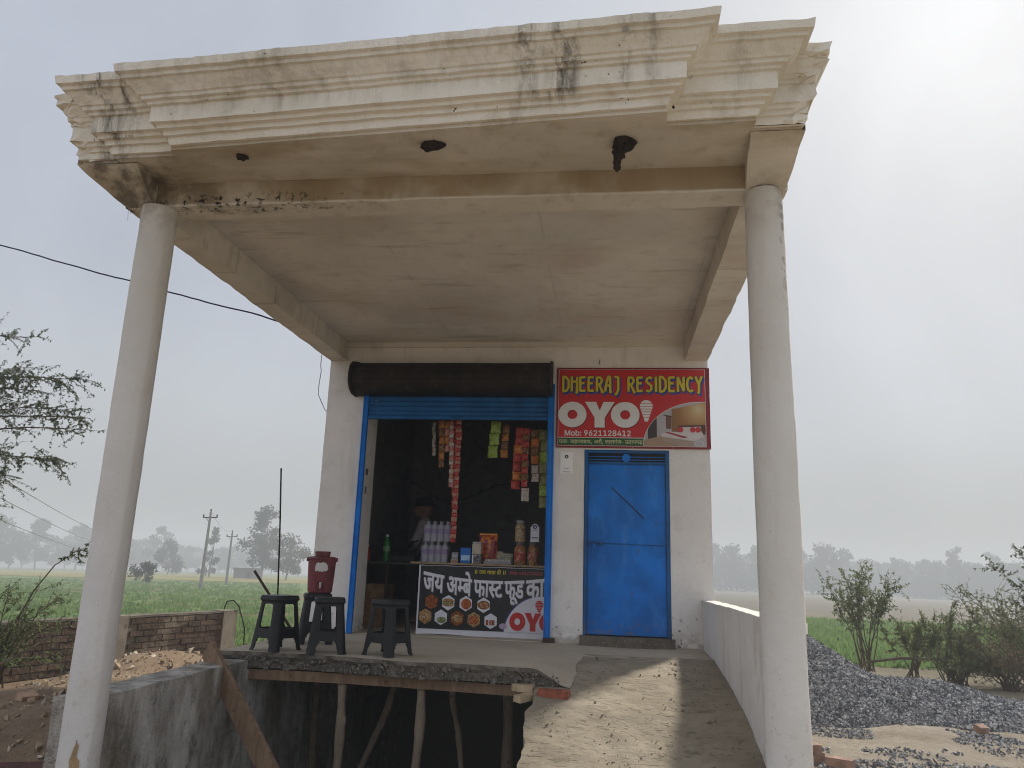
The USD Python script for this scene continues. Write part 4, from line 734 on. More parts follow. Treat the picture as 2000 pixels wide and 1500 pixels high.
t = thing('sauce_bottle', 'orange-red squeeze sauce bottle at the left jamb', 'bottle', (.075, 4.80, .749))
obj('body', lathe([(0, 0), (.034, 0), (.036, .01), (.036, .15), (.028, .172), (0, .172)], 18), P_('sauce_red', (.50, .06, .02)), t, 40)
obj('nozzle', lathe([(.028, .173), (.026, .185), (.009, .195), (.004, .235), (0, .235)], 12), P_('white', (.7, .7, .7)), t, 40)
t = thing('drink_bottle', 'green soft drink bottle on the work table', 'bottle', (.30, 4.85, .749))
obj('body', lathe([(0, 0), (.038, 0), (.042, .02), (.040, .10), (.042, .19), (.030, .25), (.014, .285), (.014, .30), (0, .30)], 18), plain('green_bottle', (.02, .20, .05), .15, .1), t, 40)
obj('label', lathe([(.0428, .12), (.0428, .18)], 18), P_('lime', (.22, .42, .20)), t, True)
obj('cap', lathe([(.016, .29), (.016, .318), (0, .318)], 12), P_('white', (.7, .7, .7)), t)
def carton(loc, sz, rz, label):
    t = thing('carton', label, 'carton', loc, rz)
    cm = plain('cardboard', (.27, .16, .09), .85, .2)
    obj('box', cbx((-sz[0] / 2, -sz[1] / 2, 0), (sz[0] / 2, sz[1] / 2, sz[2]), .004), cm, t)
    obj('tape', cbx((-.03, -sz[1] / 2 - .001, sz[2] * .6), (.03, sz[1] / 2 + .001, sz[2] + .001), .0005), plain('brown_tape', (.34, .22, .12), .4), t)
carton((.19, 4.92, .007), (.38, .3, .25), 4, 'brown carton on the shop floor, lowest of the stack under the work table')
carton((.17, 4.92, .259), (.36, .3, .23), -3, 'brown carton stacked on another under the work table')

# water bottles in shrink-wrapped packs
clear = plain('clear_plastic', (.24, .24, .275), .25, .12, sc=30); purple = P_('purple_label', (.15, .075, .21))
def water_pack(loc, rz, label, nx=4, ny=2):
    t = thing('water_pack', label, 'water pack', loc, rz)
    for j in range(ny):
        for i in range(nx):
            c = ((i - (nx - 1) / 2) * .073, (j - (ny - 1) / 2) * .073, 0)
            b = obj('bottle', lathe([(0, 0), (.033, 0), (.035, .012), (.033, .05), (.035, .06), (.035, .15), (.030, .168), (.014, .198), (.013, .205), (0, .205)], 14, c), clear, t, 40)
            obj('label', lathe([(.0356, .085), (.0356, .14)], 14, c), purple, b, True)
            obj('cap', lathe([(.016, .2055), (.016, .222), (0, .222)], 10, c), clear, b)
    w, d_ = nx * .073 / 2 + .003, ny * .073 / 2 + .003
    g = Mat(); tr = g.add('transparent_bsdf', 'BSDF', color=(.95, .95, .97)); df = g.add('principled_bsdf', 'BSDF', base_color=(.46, .45, .52), roughness=.2)
    fm = MATS.get('film') or usdkit.material(stage, '/World/Looks/shrink_film', *(lambda o: (g.N, g.L, o[1:]))(g.add('mix_closure', 'closure', fac=.15, closure1=tr, closure2=df))); MATS['film'] = fm
    obj('shrink_film', wobble(rough_box((-w, -d_, .001), (w, d_, .182), .03, .003, 22, int(loc[2] * 50), 2), .0015, 40), fm, t, 40)
    return t
water_pack((1.045, 4.23, .7605), 0, 'shrink-wrapped pack of water bottles standing on the counter, under another pack')
water_pack((1.06, 4.24, .985), 2, 'shrink-wrapped pack of water bottles, uppermost of the two on the counter')

def box_thing(name, lo, hi, mat, label, cat, bands=()):
    t = thing(name, label, cat, (0, 0, 0)); obj('box', cbx(lo, hi, .003), mat, t)
    for i, (a, b, m) in enumerate(bands): obj('print_panel', bx((lo[0] + .01, lo[1] - .0012, lo[2] + a), (hi[0] - .01, lo[1] - .0002, lo[2] + b)), m, t)
    return t
box_thing('match_box_stack', (1.235, 4.16, .7605), (1.315, 4.24, .80), P_('cream_box', (.40, .32, .25)), 'small flat cream box beside the water packs', 'box', ((.012, .024, P_('dark_red', (.2, .03, .02))),))
box_thing('grey_box', (1.24, 4.165, .8005), (1.315, 4.235, .875), P_('grey_box', (.22, .22, .25)), 'small grey box lying on a cream box on the counter', 'box', ((.02, .05, P_('pale_grey', (.35, .35, .4))),))
box_thing('blue_box', (1.345, 4.13, .7605), (1.462, 4.21, .925), P_('blue_box', (.01, .12, .42)), 'upright bright blue box with a white mark on the counter', 'box', ((.03, .085, P_('pale_blue', (.35, .5, .7))),))
def jar(r, h, loc, label, body, lid, lab=None, cat='jar'):
    t = thing('candy_jar', label, cat, loc)
    obj('body', lathe([(0, 0), (r * .92, 0), (r, .01), (r, h * .68), (r * .93, h * .76), (r * .72, h * .82), (r * .70, h * .86), (0, h * .86)], 20), body, t, 40)
    obj('lid', lathe([(r * .76, h * .861), (r * .78, h * .865), (r * .78, h * .99), (r * .74, h), (0, h)], 20), lid, t, 40)
    if lab: obj('label', lathe([(r * 1.012, h * .2), (r * 1.012, h * .58)], 20), lab, t, True)
    return t
toff = food('toffees', (.20, .07, .03), (.36, .17, .06), (.50, .33, .18), 34); tan_ = food('biscuits', (.25, .16, .09), (.38, .27, .16), (.52, .42, .28), 30)
dkl = P_('dark_lid', (.09, .075, .07))
jar(.064, .245, (1.995, 4.22, .7605), 'candy jar with a red label, lowest of the two-jar stack', toff, dkl, food('red_label', (.30, .03, .02), (.42, .08, .05), (.6, .5, .45), 26))
jar(.058, .235, (1.99, 4.22, 1.006), 'cloudy candy jar balanced on the red-labelled jar', tan_, P_('grey_lid', (.25, .25, .25)))
jar(.060, .25, (2.135, 4.24, .7605), 'brown candy jar with a small white label beside the two-jar stack', toff, dkl, food('brown_label', (.28, .06, .03), (.34, .12, .06), (.5, .4, .35), 22))
t = thing('payment_stand', 'white card stand with a dark round mark resting on the brown candy jar', 'card stand', (2.155, 4.20, 1.0112))
obj('card', xf(extrude(unary_union([sbox(-.047, 0, .047, .165), Point(0, .165).buffer(.032)]), .004), RX, (0, .0, 0)), ink('card_white', (.60, .62, .72)), t)
obj('foot', cbx((-.052, -.012, -.0005), (.052, .03, .012), .002), ink('card_white', (.60, .62, .72)), t)
b5 = Board(t, 0, -.004, 0)
b5.lay('round_mark', ell(0, .163, .023, .023), ink('navy', (.02, .02, .10)), 0); b5.lay('round_mark', LineString([(-.006, .155), (.003, .171), (.005, .152)]).buffer(.003), ink('card_white', (.60, .62, .72)), 1)
b5.lay('rule', sbox(-.035, .04, .035, .05), ink('navy', (.02, .02, .10)), 0); b5.lay('rule', sbox(-.03, .125, .03, .131), ink('grey', (.12, .12, .13)), 0)
t = thing('snack_packet', 'large shiny orange and red snack packet standing on the counter', 'packet', (1.625, 4.30, .7605))
g_ = Mat(); cc = g_.ramp(g_.xyz()['z'], [(.0, (.25, .02, .02)), (.93, (.28, .03, .02)), (1.0, (.62, .20, .02)), (1.2, (.70, .28, .03))]); om = g_.out('snack_foil', g_.mix(g_.rng(g_.noise(12, 3), .45, .6), (.22, .02, .03), (.60, .17, .02)), .25, bump=g_.noise(30, 3), bs=.5, bd=.02, specular_ior_level=.6)
def pillow(w, h, d, seed=0, nx=8, nz=8):
    X, Z = np.meshgrid(np.linspace(-1, 1, nx + 1), np.linspace(-1, 1, nz + 1), indexing='ij'); T = d * ((1 - X ** 2) * (1 - Z ** 4)) ** .5 * .5
    zz = (Z + 1) * h / 2; pin = 1 - .06 * (1 - np.abs(Z)) ; v0 = np.stack([X * w / 2 * pin, -T, zz], -1).reshape(-1, 3); v1 = v0 * [1, -1, 1]; n = nz + 1
    q = np.array([[i * n + j, (i + 1) * n + j, (i + 1) * n + j + 1, i * n + j + 1] for i in range(nx) for j in range(nz)])
    return wobble(cat_([(v0, q), (v1, q[:, ::-1])]), d * .06, 22, seed + 3, 2)
obj('bag', pillow(.21, .315, .10, 4, 10, 10), om, t, True); obj('top_seal', cbx((-.10, -.003, .312), (.10, .003, .332), .001), P_('orange_foil', (.60, .22, .03), .25), t)
t = thing('glass_canister', 'square clear canister of cream snacks with a dark base in front of the orange packet', 'canister', (1.527, 4.15, .7605))
obj('body', cbx((-.05, -.045, .095), (.05, .045, .215), .008), food('rusk', (.40, .34, .28), (.5, .44, .36), (.58, .54, .48), 50), t); obj('base', cbx((-.052, -.046, 0), (.052, .046, .094), .004), food('wrap_print', (.05, .05, .06), (.12, .12, .15), (.5, .5, .5), 60), t)
obj('lid', cbx((-.047, -.042, .216), (.047, .042, .232), .004), P_('pale_grey', (.35, .35, .4)), t); obj('side_strip', bx((-.043, -.0475, .004), (-.033, -.0465, .09)), ink('white', WHITE), t)
t = thing('cup_tray', 'low tray of small white wrapped sweets on the counter', 'tray', (1.755, 4.20, .7605))
obj('tray', cat_([bx((-.15, -.06, 0), (.15, .06, .006)), bx((-.15, -.062, .0065), (.15, -.059, .03)), bx((-.15, .059, .0065), (.15, .062, .03))]), clear, t)
for i in range(9):
    for j in range(2): obj('sweet', lathe([(0, 0), (.012, 0), (.0155, .035), (.011, .044), (0, .045)], 9, (-.128 + i * .032, -.032 + j * .06, .0065)), food('sweet_wrap', (.45, .38, .36), (.6, .57, .55), (.66, .64, .62), 70), t, 40)
for i, (x, l) in enumerate(((1.735, 'creamy-green packet leaning behind the tray of sweets'), (1.845, 'pale crumpled packet behind the right end of the tray of sweets'))):
    t = thing('small_packet', l, 'packet', (x, 4.32, .7605)); obj('bag', pillow(.12, .13 - .02 * i, .05, 7 + i), food('packet_%s' % 'ab'[i], (.22, .22, .14), (.42, .42, .32), (.56, .54, .46), 36), t, True); obj('top_seal', cbx((-.055, -.002, .126 - .02 * i), (.055, .002, .138 - .02 * i), .0005), P_('cream_seal', (.45, .45, .35)), t)
# sachet strips hanging under the shutter
def sachets(name, x0, x1, z0, z1, n, w, cols, label, y=4.10, cat='sachets', thick=.028):
    t = thing(name, label, cat); h = (z0 - z1) / n
    rg = np.random.default_rng(int(x0 * 1000))
    obj('hanging_string', tube([(x0, y + .014, 2.62), (x0, y + .014, z0), (x1, y + .014, z1 + h * .3)], .002, 4), M_rust, t)
    for k in range(n):
        u = k / max(1, n - 1); m = pillow(w * rg.uniform(.94, 1.05), h * .96, thick, k, 5, 5)
        m = xf(wobble(m, .004, 40, k, 2), rotz(rg.uniform(-.45, .45)) @ rotx(rg.uniform(-.12, .12)), (x0 + (x1 - x0) * u + rg.uniform(-.004, .004), y + rg.uniform(-.006, .006), z0 - (k + 1) * h))
        obj('sachet', m, cols[k % len(cols)], t, True)
so, sr, spk, sg, sbr, sor, swh, sol = [food('sachet_' + n, *c, 60) for n, c in dict(orange=((.40, .12, .03), (.55, .25, .05), (.16, .03, .02)), red=((.30, .015, .015), (.50, .04, .03), (.55, .25, .18)), pink=((.42, .13, .10), (.58, .30, .24), (.34, .05, .04)), green=((.16, .30, .02), (.32, .46, .05), (.50, .52, .30)),
    brown=((.12, .04, .02), (.22, .09, .05), (.45, .33, .12)), flame=((.50, .10, .02), (.60, .18, .03), (.62, .40, .14)), white=((.45, .42, .40), (.58, .56, .52), (.5, .12, .10)), olive=((.14, .15, .04), (.26, .27, .08), (.42, .40, .28))).items()]
sachets('sachet_strip', .93, .945, 2.36, 1.96, 8, .04, [swh], 'thin grey sachet strip hanging farthest left in the shop opening', 4.3, thick=.01)
sachets('sachet_strip', 1.062, 1.082, 2.34, 1.80, 6, .072, [so, sbr], 'short strip of orange and brown sachets left of the long red strips')
sachets('sachet_strip', 1.127, 1.132, 2.34, 1.98, 4, .066, [so, spk], 'shortest orange sachet strip, touching the long pink strips')
sachets('sachet_strip', 1.183, 1.212, 2.34, 1.58, 15, .050, [spk, swh], 'narrow pale pink sachet strip, left one of the long bundle', 4.08, thick=.012)
sachets('sachet_strip', 1.218, 1.248, 2.34, 1.35, 20, .054, [sr], 'long plain red sachet strip in the middle of the bundle', 4.12, thick=.012)
sachets('sachet_strip', 1.272, 1.262, 2.34, .98, 30, .066, [spk, sr], 'longest sachet strip, pink and red, reaching down to the water packs', 4.09, thick=.014)
sachets('sachet_strip', 1.695, 1.665, 2.34, 1.92, 3, .125, [sg], 'strip of three bright green snack packets', 4.10, thick=.04)
sachets('sachet_strip', 1.805, 1.790, 2.30, 1.925, 4, .085, [sbr, so], 'strip of brown packets beside the bright green packets', 4.12, thick=.03)
sachets('sachet_strip', 1.965, 1.935, 2.27, 1.575, 7, .105, [sr, sr, sor], 'wide strip of red snack packets with green edges', 4.11, thick=.04)
sachets('sachet_strip', 2.045, 2.035, 2.26, 1.60, 9, .080, [sr, sbr], 'strip of dark red packets ending above two white-red sachets', 4.08, thick=.03)
sachets('sachet_strip', 2.045, 2.035, 1.595, 1.445, 1, .085, [swh], 'single white and red packet at the foot of the dark red strip', 4.09, thick=.02)
sachets('sachet_strip', 2.135, 2.140, 2.25, 1.86, 4, .095, [sbr, sor], 'short strip of flame orange packets above pale packets', 4.12, thick=.03)
sachets('sachet_strip', 2.142, 2.148, 1.85, 1.66, 2, .085, [swh], 'two pale packets below the flame orange strip', 4.12, thick=.02)
sachets('sachet_strip', 2.235, 2.245, 2.26, 1.38, 7, .105, [sol, sol, sg], 'long strip of olive green packets beside the right shutter guide', 4.14, thick=.03)
t = thing('room_cable', 'thin black cable drooping along the dark rear of the shop', 'cable'); cp = [(-.02, 7.05, 1.95), (.35, 7.06, 1.72), (.6, 7.06, 1.62), (.95, 7.06, 1.76), (1.3, 7.06, 1.92), (1.9, 7.06, 1.98), (2.6, 7.06, 1.96)]
obj('wire', tube(cp, .008, 5), M_black, t)
# ---------------------------------------------------------------- things on the porch and under it
M_stool = plain('black_plastic', (.009, .0092, .0102), .5, .25, sc=14, specular_ior_level=.35)
def stool_meshes():
    NS, H = 96, .44
    zs = np.r_[0, .012, .03, .06, .085, np.linspace(.10, .175, 6), np.linspace(.19, .362, 9), np.linspace(.372, .388, 3), .398, .404, .415, .428]
    def half(z): return np.interp(z, [0, .012, .03, .385, .398, .404, .428], [.164, .158, .154, .117, .121, .128, .124])
    def loop(h, rc):
        out = []
        for k in range(NS):
            s = (k + .5) / NS * 4; side = int(s); u = (s - side) * 2 - 1
            flat = h - rc; L = 2 * flat + rc * math.pi / 2; d = (u + 1) / 2 * L - L / 2
            if abs(d) <= flat: p = (h, d)
            else: a = (abs(d) - flat) / rc; p = (flat + rc * math.cos(a), math.copysign(flat + rc * math.sin(a), d))
            a = side * math.pi / 2; out.append((p[0] * math.cos(a) - p[1] * math.sin(a), p[0] * math.sin(a) + p[1] * math.cos(a), u))
        return np.array(out)
    rows = [loop(half(z), .045) for z in zs]; V = np.array([np.c_[r[:, :2], np.full(NS, z)] for r, z in zip(rows, zs)])
    # flutes: a shallow recess down the middle of each leg's outer face
    U = rows[0][:, 2]; inn = V.copy(); inn[:, :, :2] *= 1 - .006 / np.array([half(z) for z in zs])[:, None, None]
    def kind(i, k):
        z = (zs[i] + zs[i + 1]) / 2; u = abs((U[k] + U[(k + 1) % NS]) / 2) if abs(U[k] - U[(k + 1) % NS]) < 1 else 1
        side = int(((k + 1) / NS * 4)) % 4
        if z > .372: return 'seat', 0
        w = .57 if z > .10 else .60
        if .175 < z < .372:
            e = max(0, (z - .33) / .042, (.20 - z) / .025); w -= .12 * e
            if u < w: return None, 0
        elif z >= .10:
            if u < .60: return 'stretcher', side
        else:
            if u < w - .14 * max(0, (z - .06) / .04): return None, 0
        return 'leg', int(((k + 1) / NS * 4 + .5)) % 4
    K = {(i, k): kind(i, k) for i in range(len(zs) - 1) for k in range(NS)}; parts = {}
    for key in {v for v in K.values() if v[0]}:
        vs, fs, idx = [], [], {}
        def gi(i, k, o):
            k %= NS
            if (i, k, o) not in idx: idx[(i, k, o)] = len(vs); vs.append((inn if o else V)[i, k])
            return idx[(i, k, o)]
        for (i, k), v in K.items():
            if v != key: continue
            a, b, c, d = (i, k), (i, k + 1), (i + 1, k + 1), (i + 1, k)
            fs.append([gi(*q, 0) for q in (a, b, c, d)]); fs.append([gi(*q, 1) for q in (d, c, b, a)])
            for (p, q), nb in (((a, b), (i - 1, k)), ((b, c), (i, (k + 1) % NS)), ((c, d), (i + 1, k)), ((d, a), (i, (k - 1) % NS))):
                if K.get(nb) != key: fs.append([gi(*p, 1), gi(*q, 1), gi(*q, 0), gi(*p, 0)])
        parts[key] = (np.array(vs), np.array(fs))
    top = [loop(.124, .045)[:, :2], loop(.118, .045)[:, :2], loop(.10, .04)[:, :2], loop(.03, .02)[:, :2]]; tz = [.428, .4385, .440, .436]
    tv = np.vstack([np.c_[t_, np.full(NS, z)] for t_, z in zip(top, tz)]); tf = [[a * NS + k, a * NS + (k + 1) % NS, (a + 1) * NS + (k + 1) % NS, (a + 1) * NS + k] for a in range(3) for k in range(NS)]
    tv = np.r_[tv, [[0, 0, .434]]]; tf3 = [[3 * NS + k, 3 * NS + (k + 1) % NS, 4 * NS, 4 * NS] for k in range(NS)]
    parts[('seat', 0)] = cat_([parts[('seat', 0)], (tv, np.array(tf + tf3))])
    return parts
SP = stool_meshes()
def stool(loc, rz, label):
    t = thing('plastic_stool', label, 'stool', loc, rz, 'black plastic stools on the porch')
    for key in sorted(SP): obj(key[0], SP[key], M_stool, t, 35)
    return t
st0 = stool((.195, 2.105, .004), 65, 'black plastic stool at the left broken corner of the porch slab')
for l, x, y, r in (('black plastic stool in front of the stool that carries the red water cooler', .645, 2.085, 21), ('black plastic stool farthest right, in front of the shop opening', 1.155, 2.135, 64), ('black plastic stool standing under the red water cooler', .285, 2.74, 24)):
    tag(dup(st0, l, (x, y, .004), r, 1., 'black plastic stools on the porch'), None, 'stool')
CX, CY, CZ = .300, 2.74, .4455
t = thing('water_cooler', 'maroon insulated water cooler with a torn white label on a black stool', 'water cooler', (CX, CY, CZ))
gm = plain('maroon_plastic', (.155, .034, .042), .45, .25, sc=7)
obj('body', lathe([(0, 0), (.095, 0), (.108, .008), (.113, .03), (.121, .165), (.1235, .167), (.1235, .172), (.1215, .175), (.128, .30), (.133, .305), (.133, .318), (.122, .327), (.085, .333), (0, .333)], 40), gm, t, 30)
obj('lid', lathe([(.066, .3335), (.070, .337), (.070, .362), (.073, .364), (.073, .374), (.066, .379), (0, .379)], 28), gm, t, 30)
view = math.atan2(-4.4 - CY, 2.98 - CX)
for s in (-1, 1): obj('lug', xf(cbx((.125, -.018, .285), (.142, .018, .322), .004), rotz(view + s * 1.45)), gm, t)
def on_body(poly_uv, off=.0015):
    """A patch that follows the round body: (angle about the camera side, height)."""
    tri = extr(poly_uv.segmentize(.02), .001); v = tri[0]; r = np.interp(v[:, 1], [0, .03, .165, .175, .30], [.108, .113, .121, .1215, .128]) + off + v[:, 2]
    a = view + v[:, 0] / .12
    return np.c_[r * np.cos(a), r * np.sin(a), v[:, 1]], tri[1]
lab = Polygon([(-.058, .20), (-.056, .24), (-.05, .262), (-.035, .278), (-.015, .272), (.012, .280), (.034, .272), (.045, .258), (.055, .25), (.052, .232), (.060, .222), (.05, .205), (.03, .197), (.024, .204), (.01, .192), (-.01, .199), (-.02, .193), (-.03, .204), (-.05, .196)])
strips = [lab.intersection(sbox(a, .1, a + .012, .4)) for a in np.arange(-.066, .066, .012)]
obj('torn_label', cat_([on_body(p) for s_ in strips for p in (s_.geoms if hasattr(s_, 'geoms') else [s_]) if p.area > 1e-7]), ink('label_white', (.58, .55, .53)), t)
tapdir = np.array([math.cos(view), math.sin(view), 0])
obj('tap_recess', on_body(unary_union([Point(-.005, .075).buffer(.036), sbox(-.041, .03, .031, .075)]), .0012), plain('dark_maroon', (.07, .012, .016), .5), t)
tp = tapdir * .118 + [0, 0, .078]
obj('tap', cat_([tube([tp, tp + tapdir * .035], .011, 10), tube([tp + tapdir * .03 + [0, 0, .012], tp + tapdir * .032 - [0, 0, .03]], [.010, .008], 10), lathe([(0, 0), (.013, 0), (.013, .012), (0, .012)], 10, tp + tapdir * .03 + [0, 0, .012])]), plain('tap_grey', (.42, .38, .36), .35), t)

# iron bars standing at the left edge of the porch
t = thing('reinforcing_bar', 'tall thin iron bar standing upright behind the stools', 'iron bar'); obj('bar', tube([(-.35, 3.30, -.87), (-.352, 3.31, .4), (-.39, 3.30, 1.0), (-.446, 3.30, 1.665)], .0085, 6), M_rust, t)
t = thing('reinforcing_bar', 'short thick iron bar leaning left behind the leftmost stool', 'iron bar'); obj('bar', tube([(-.06, 3.28, -.14), (-.18, 3.29, .08), (-.62, 3.30, .614)], .013, 6), M_rust, t)
t = thing('reinforcing_bar', 'thin iron bar bent into a hoop over the end of the brick wall', 'iron bar'); obj('bar', tube([(-.20, 2.35, -.02), (-.33, 2.6, .12), (-.55, 2.9, .285), (-.66, 3.0, .335), (-.75, 3.05, .32), (-.80, 3.1, .24)], .006, 6), M_rust, t)

# shuttering under the slab: a board along the edge, poles, a leaning plank
t = thing('shuttering_board', 'dark horizontal timber board carrying the broken slab edge', 'board')
obj('board', wobble(rough_box((-.13, 1.955, -.215), (1.35, 2.0, -.138), .08, .004, 4, 131), .004, 9, 2), M_plank, t, 40)
v, f = rough_box((1.352, 1.955, -.215), (2.36, 2.0, -.138), .08, .004, 4, 132); v[:, 1] -= (v[:, 0] - 1.35) * .12; v[:, 2] -= .004
obj('board', (v, f), M_plank, t, 40)
props = [('leftmost rough pole under the porch slab, half hidden by the leaning plank', [(-0.103, 2.6, -0.135), (-0.06, 2.6, -0.825), (0.026, 2.55, -1.694), (0.047, 2.55, -2.58)], .032),
         ('second pole from the left under the porch slab, in deep shade', [(0.095, 3.45, -0.135), (0.074, 3.5, -0.936), (0.069, 3.6, -1.861), (0.034, 3.6, -2.58)], .038),
         ('pale stout pole with a knot under the middle left of the slab', [(.835, 2.01, -.216), (.85, 2.0, -.45), (.842, 2.0, -.85), (.84, 1.98, -1.6), (.82, 1.98, -2.58)], .036),
         ('pole leaning steeply to the left between two pale poles', [(1.027, 3.15, -0.135), (0.911, 3.1, -0.615), (0.736, 3.0, -1.073), (0.55, 2.9, -1.704), (0.196, 2.7, -2.58)], .032),
         ('pale straight pole under the middle of the broken slab', [(1.49, 1.99, -.22), (1.50, 1.98, -.5), (1.475, 1.97, -.85), (1.48, 1.97, -1.6), (1.5, 1.97, -2.58)], .038),
         ('thin crooked pole right of the pale straight pole', [(1.573, 2.82, -0.135), (1.595, 2.8, -0.469), (1.672, 2.75, -0.692), (1.726, 2.7, -1.026), (1.781, 2.65, -2.58)], .026),
         ('darkest thick pole beside the ramp under the slab', [(2.059, 3.1, -0.135), (2.065, 3.1, -1.013), (2.071, 3.1, -2.58)], .05)]
for i, (l, ps, r) in enumerate(props):
    t = thing('support_pole', l, 'pole', group='poles under the porch slab'); ps = np.array(ps); s = np.linspace(0, 1, 26); k = np.linspace(0, 1, len(ps))
    P = np.stack([np.interp(s, k, ps[:, a]) for a in range(3)], 1); P[1:-1, :2] += fbm3(P, 3, 140 + i)[1:-1, :2] * .03
    obj('pole', wobble(tube(P, r * (1 + .12 * np.sin(s * 17 + i)), 12), .005, 14, 150 + i), M_post, t, True)
    if i == 2: obj('knot', wobble((lambda m: (np.array(m.vertices) * [.02, .02, .045] + [.875, 1.985, -.50], np.array(m.faces)))(trimesh.creation.icosphere(2)), .006, 20, 3), M_post, t, True)
t = thing('leaning_plank', 'long weathered plank leaning from the slab corner down across the pit', 'plank')
a, b = np.array([-.185, 1.70, .03]), np.array([1.30, .62, -1.16]); d = (b - a) / np.linalg.norm(b - a); w = np.cross(d, [0.35, .93, .1]); w /= np.linalg.norm(w); n_ = np.cross(d, w); Lp = np.linalg.norm(b - a)
v, f = rough_box((0, -.082, -.018), (Lp, .082, .018), .05, .003, 6, 160); v = a + v[:, :1] * d + v[:, 1:2] * w + v[:, 2:] * n_
obj('plank', (v, f), M_plank, t, 40)
# bricks and offcuts where the slab meets the ramp
M_brick = plain('fired_brick', (.28, .085, .05), .9, .3, sc=16)
def brick_at(loc, rz, label, size=(.225, .108, .072), mat=None, tilt=0., name='loose_brick'):
    t = thing(name, label, 'brick' if 'brick' in name else 'offcut', loc, rz)
    m = wobble(rough_box((-size[0] / 2, -size[1] / 2, 0), (size[0] / 2, size[1] / 2, size[2]), .03, .003, 14, int(abs(loc[0]) * 77) % 90, 3), .002, 30, 4)
    if tilt: m = xf(m, rotx(tilt))
    obj('block', m, mat or M_brick, t, 40); return t
brick_at((2.575, 1.60, -.192), -6, 'red brick wedged under the broken slab end at the top of the ramp')
brick_at((2.36, 1.58, -.205), 62, 'pale sawn timber offcut sticking out below the slab corner', (.20, .062, .045), M_fresh, .12, 'timber_offcut')
brick_at((2.355, 1.745, -.165), -8, 'short timber block packed on the shuttering below the slab corner', (.12, .09, .05), M_fresh, 0, 'timber_block')
brick_at((2.275, 1.755, -.165), 20, 'small split timber wedge left of the packed block', (.06, .05, .05), M_fresh, 0, 'timber_wedge')
# wasp nests and a burnt rag under the soffit
def lump(loc, scl, seed, mat):
    m = trimesh.creation.icosphere(3); v = np.array(m.vertices); v = v * (1 + 1.3 * (meshkit.fbm(v * 2.2 + seed, 3, seed)[:, None] - .4)) * scl + loc; return v, np.array(m.faces)
M_nest = plain('dark_mud', (.028, .02, .014), .95, .5, sc=40)
for i, (l, parts_) in enumerate((('small dark wasp nest under the canopy, leftmost of three', [((.741, -.374, 3.155), (.03, .022, .018))]), ('round dark wasp nest under the middle of the canopy', [((1.934, -.43, 3.15), (.048, .035, .026)), ((1.98, -.43, 3.15), (.03, .02, .02))]),
                               ('ragged dark hanging nest under the right part of the canopy', [((3.05, -.38, 3.145), (.05, .045, .035)), ((3.02, -.38, 3.09), (.026, .024, .05)), ((3.012, -.375, 3.03), (.018, .016, .05)), ((3.08, -.39, 3.125), (.02, .03, .022))]))):
    t = thing('wasp_nest', l, 'wasp nest')
    for k, (c, s_) in enumerate(parts_): obj('comb', lump(np.array(c) - [0, 0, .022], np.array(s_) * 1.08, 3 * i + k, M_nest), M_nest, t, True)
# cables
def cable(name, pts, r, label, mat=None, cat='cable', n=40, sag=0., wav=.0):
    pts = np.array(pts, float); s = np.linspace(0, 1, n); k = np.linspace(0, 1, len(pts)); P = np.stack([np.interp(s, k, pts[:, a]) for a in range(3)], 1); P[:, 2] -= sag * 4 * s * (1 - s)
    if wav: P += fbm3(P, 3, 9) * wav
    t = thing(name, label, cat); obj('wire', tube(P, r, 5), mat or M_black, t); return t
cable('service_cable', [(-9.3, 3.35, 5.75), (-.215, 2.40, 2.985)], .008, 'dark service cable sloping from the left edge to the side of the canopy', plain('dark_blue_wire', (.02, .022, .05), .6), sag=.04, wav=.05, n=90)
cable('loose_wire', [(-.215, 3.54, 2.96), (-.24, 3.6, 2.86), (-.235, 3.62, 2.80), (-.28, 3.7, 2.65), (-.29, 3.74, 2.55), (-.24, 3.85, 2.40), (-.217, 3.9, 2.38)], .004, 'thin loose violet wire dangling at the left wall corner', plain('violet_wire', (.12, .03, .10), .6))
t = thing('dry_straw', 'wisps of dry straw sticking out at the top of the left column', 'straw')
rs = np.random.default_rng(8)
for k in range(4):
    a = np.array([-.12, -.06, 2.975]); u_ = rs.uniform(.3, 1.2); obj('wisp', tube([a, a + [-.025 * u_, -.01, rs.uniform(-.01, .02)], a + [-.05 * u_, rs.normal() * .02, -.02 * u_], a + [-.06 * u_ + rs.normal() * .015, -.01, -.09 * u_]], .0011, 4), M_plank, t)
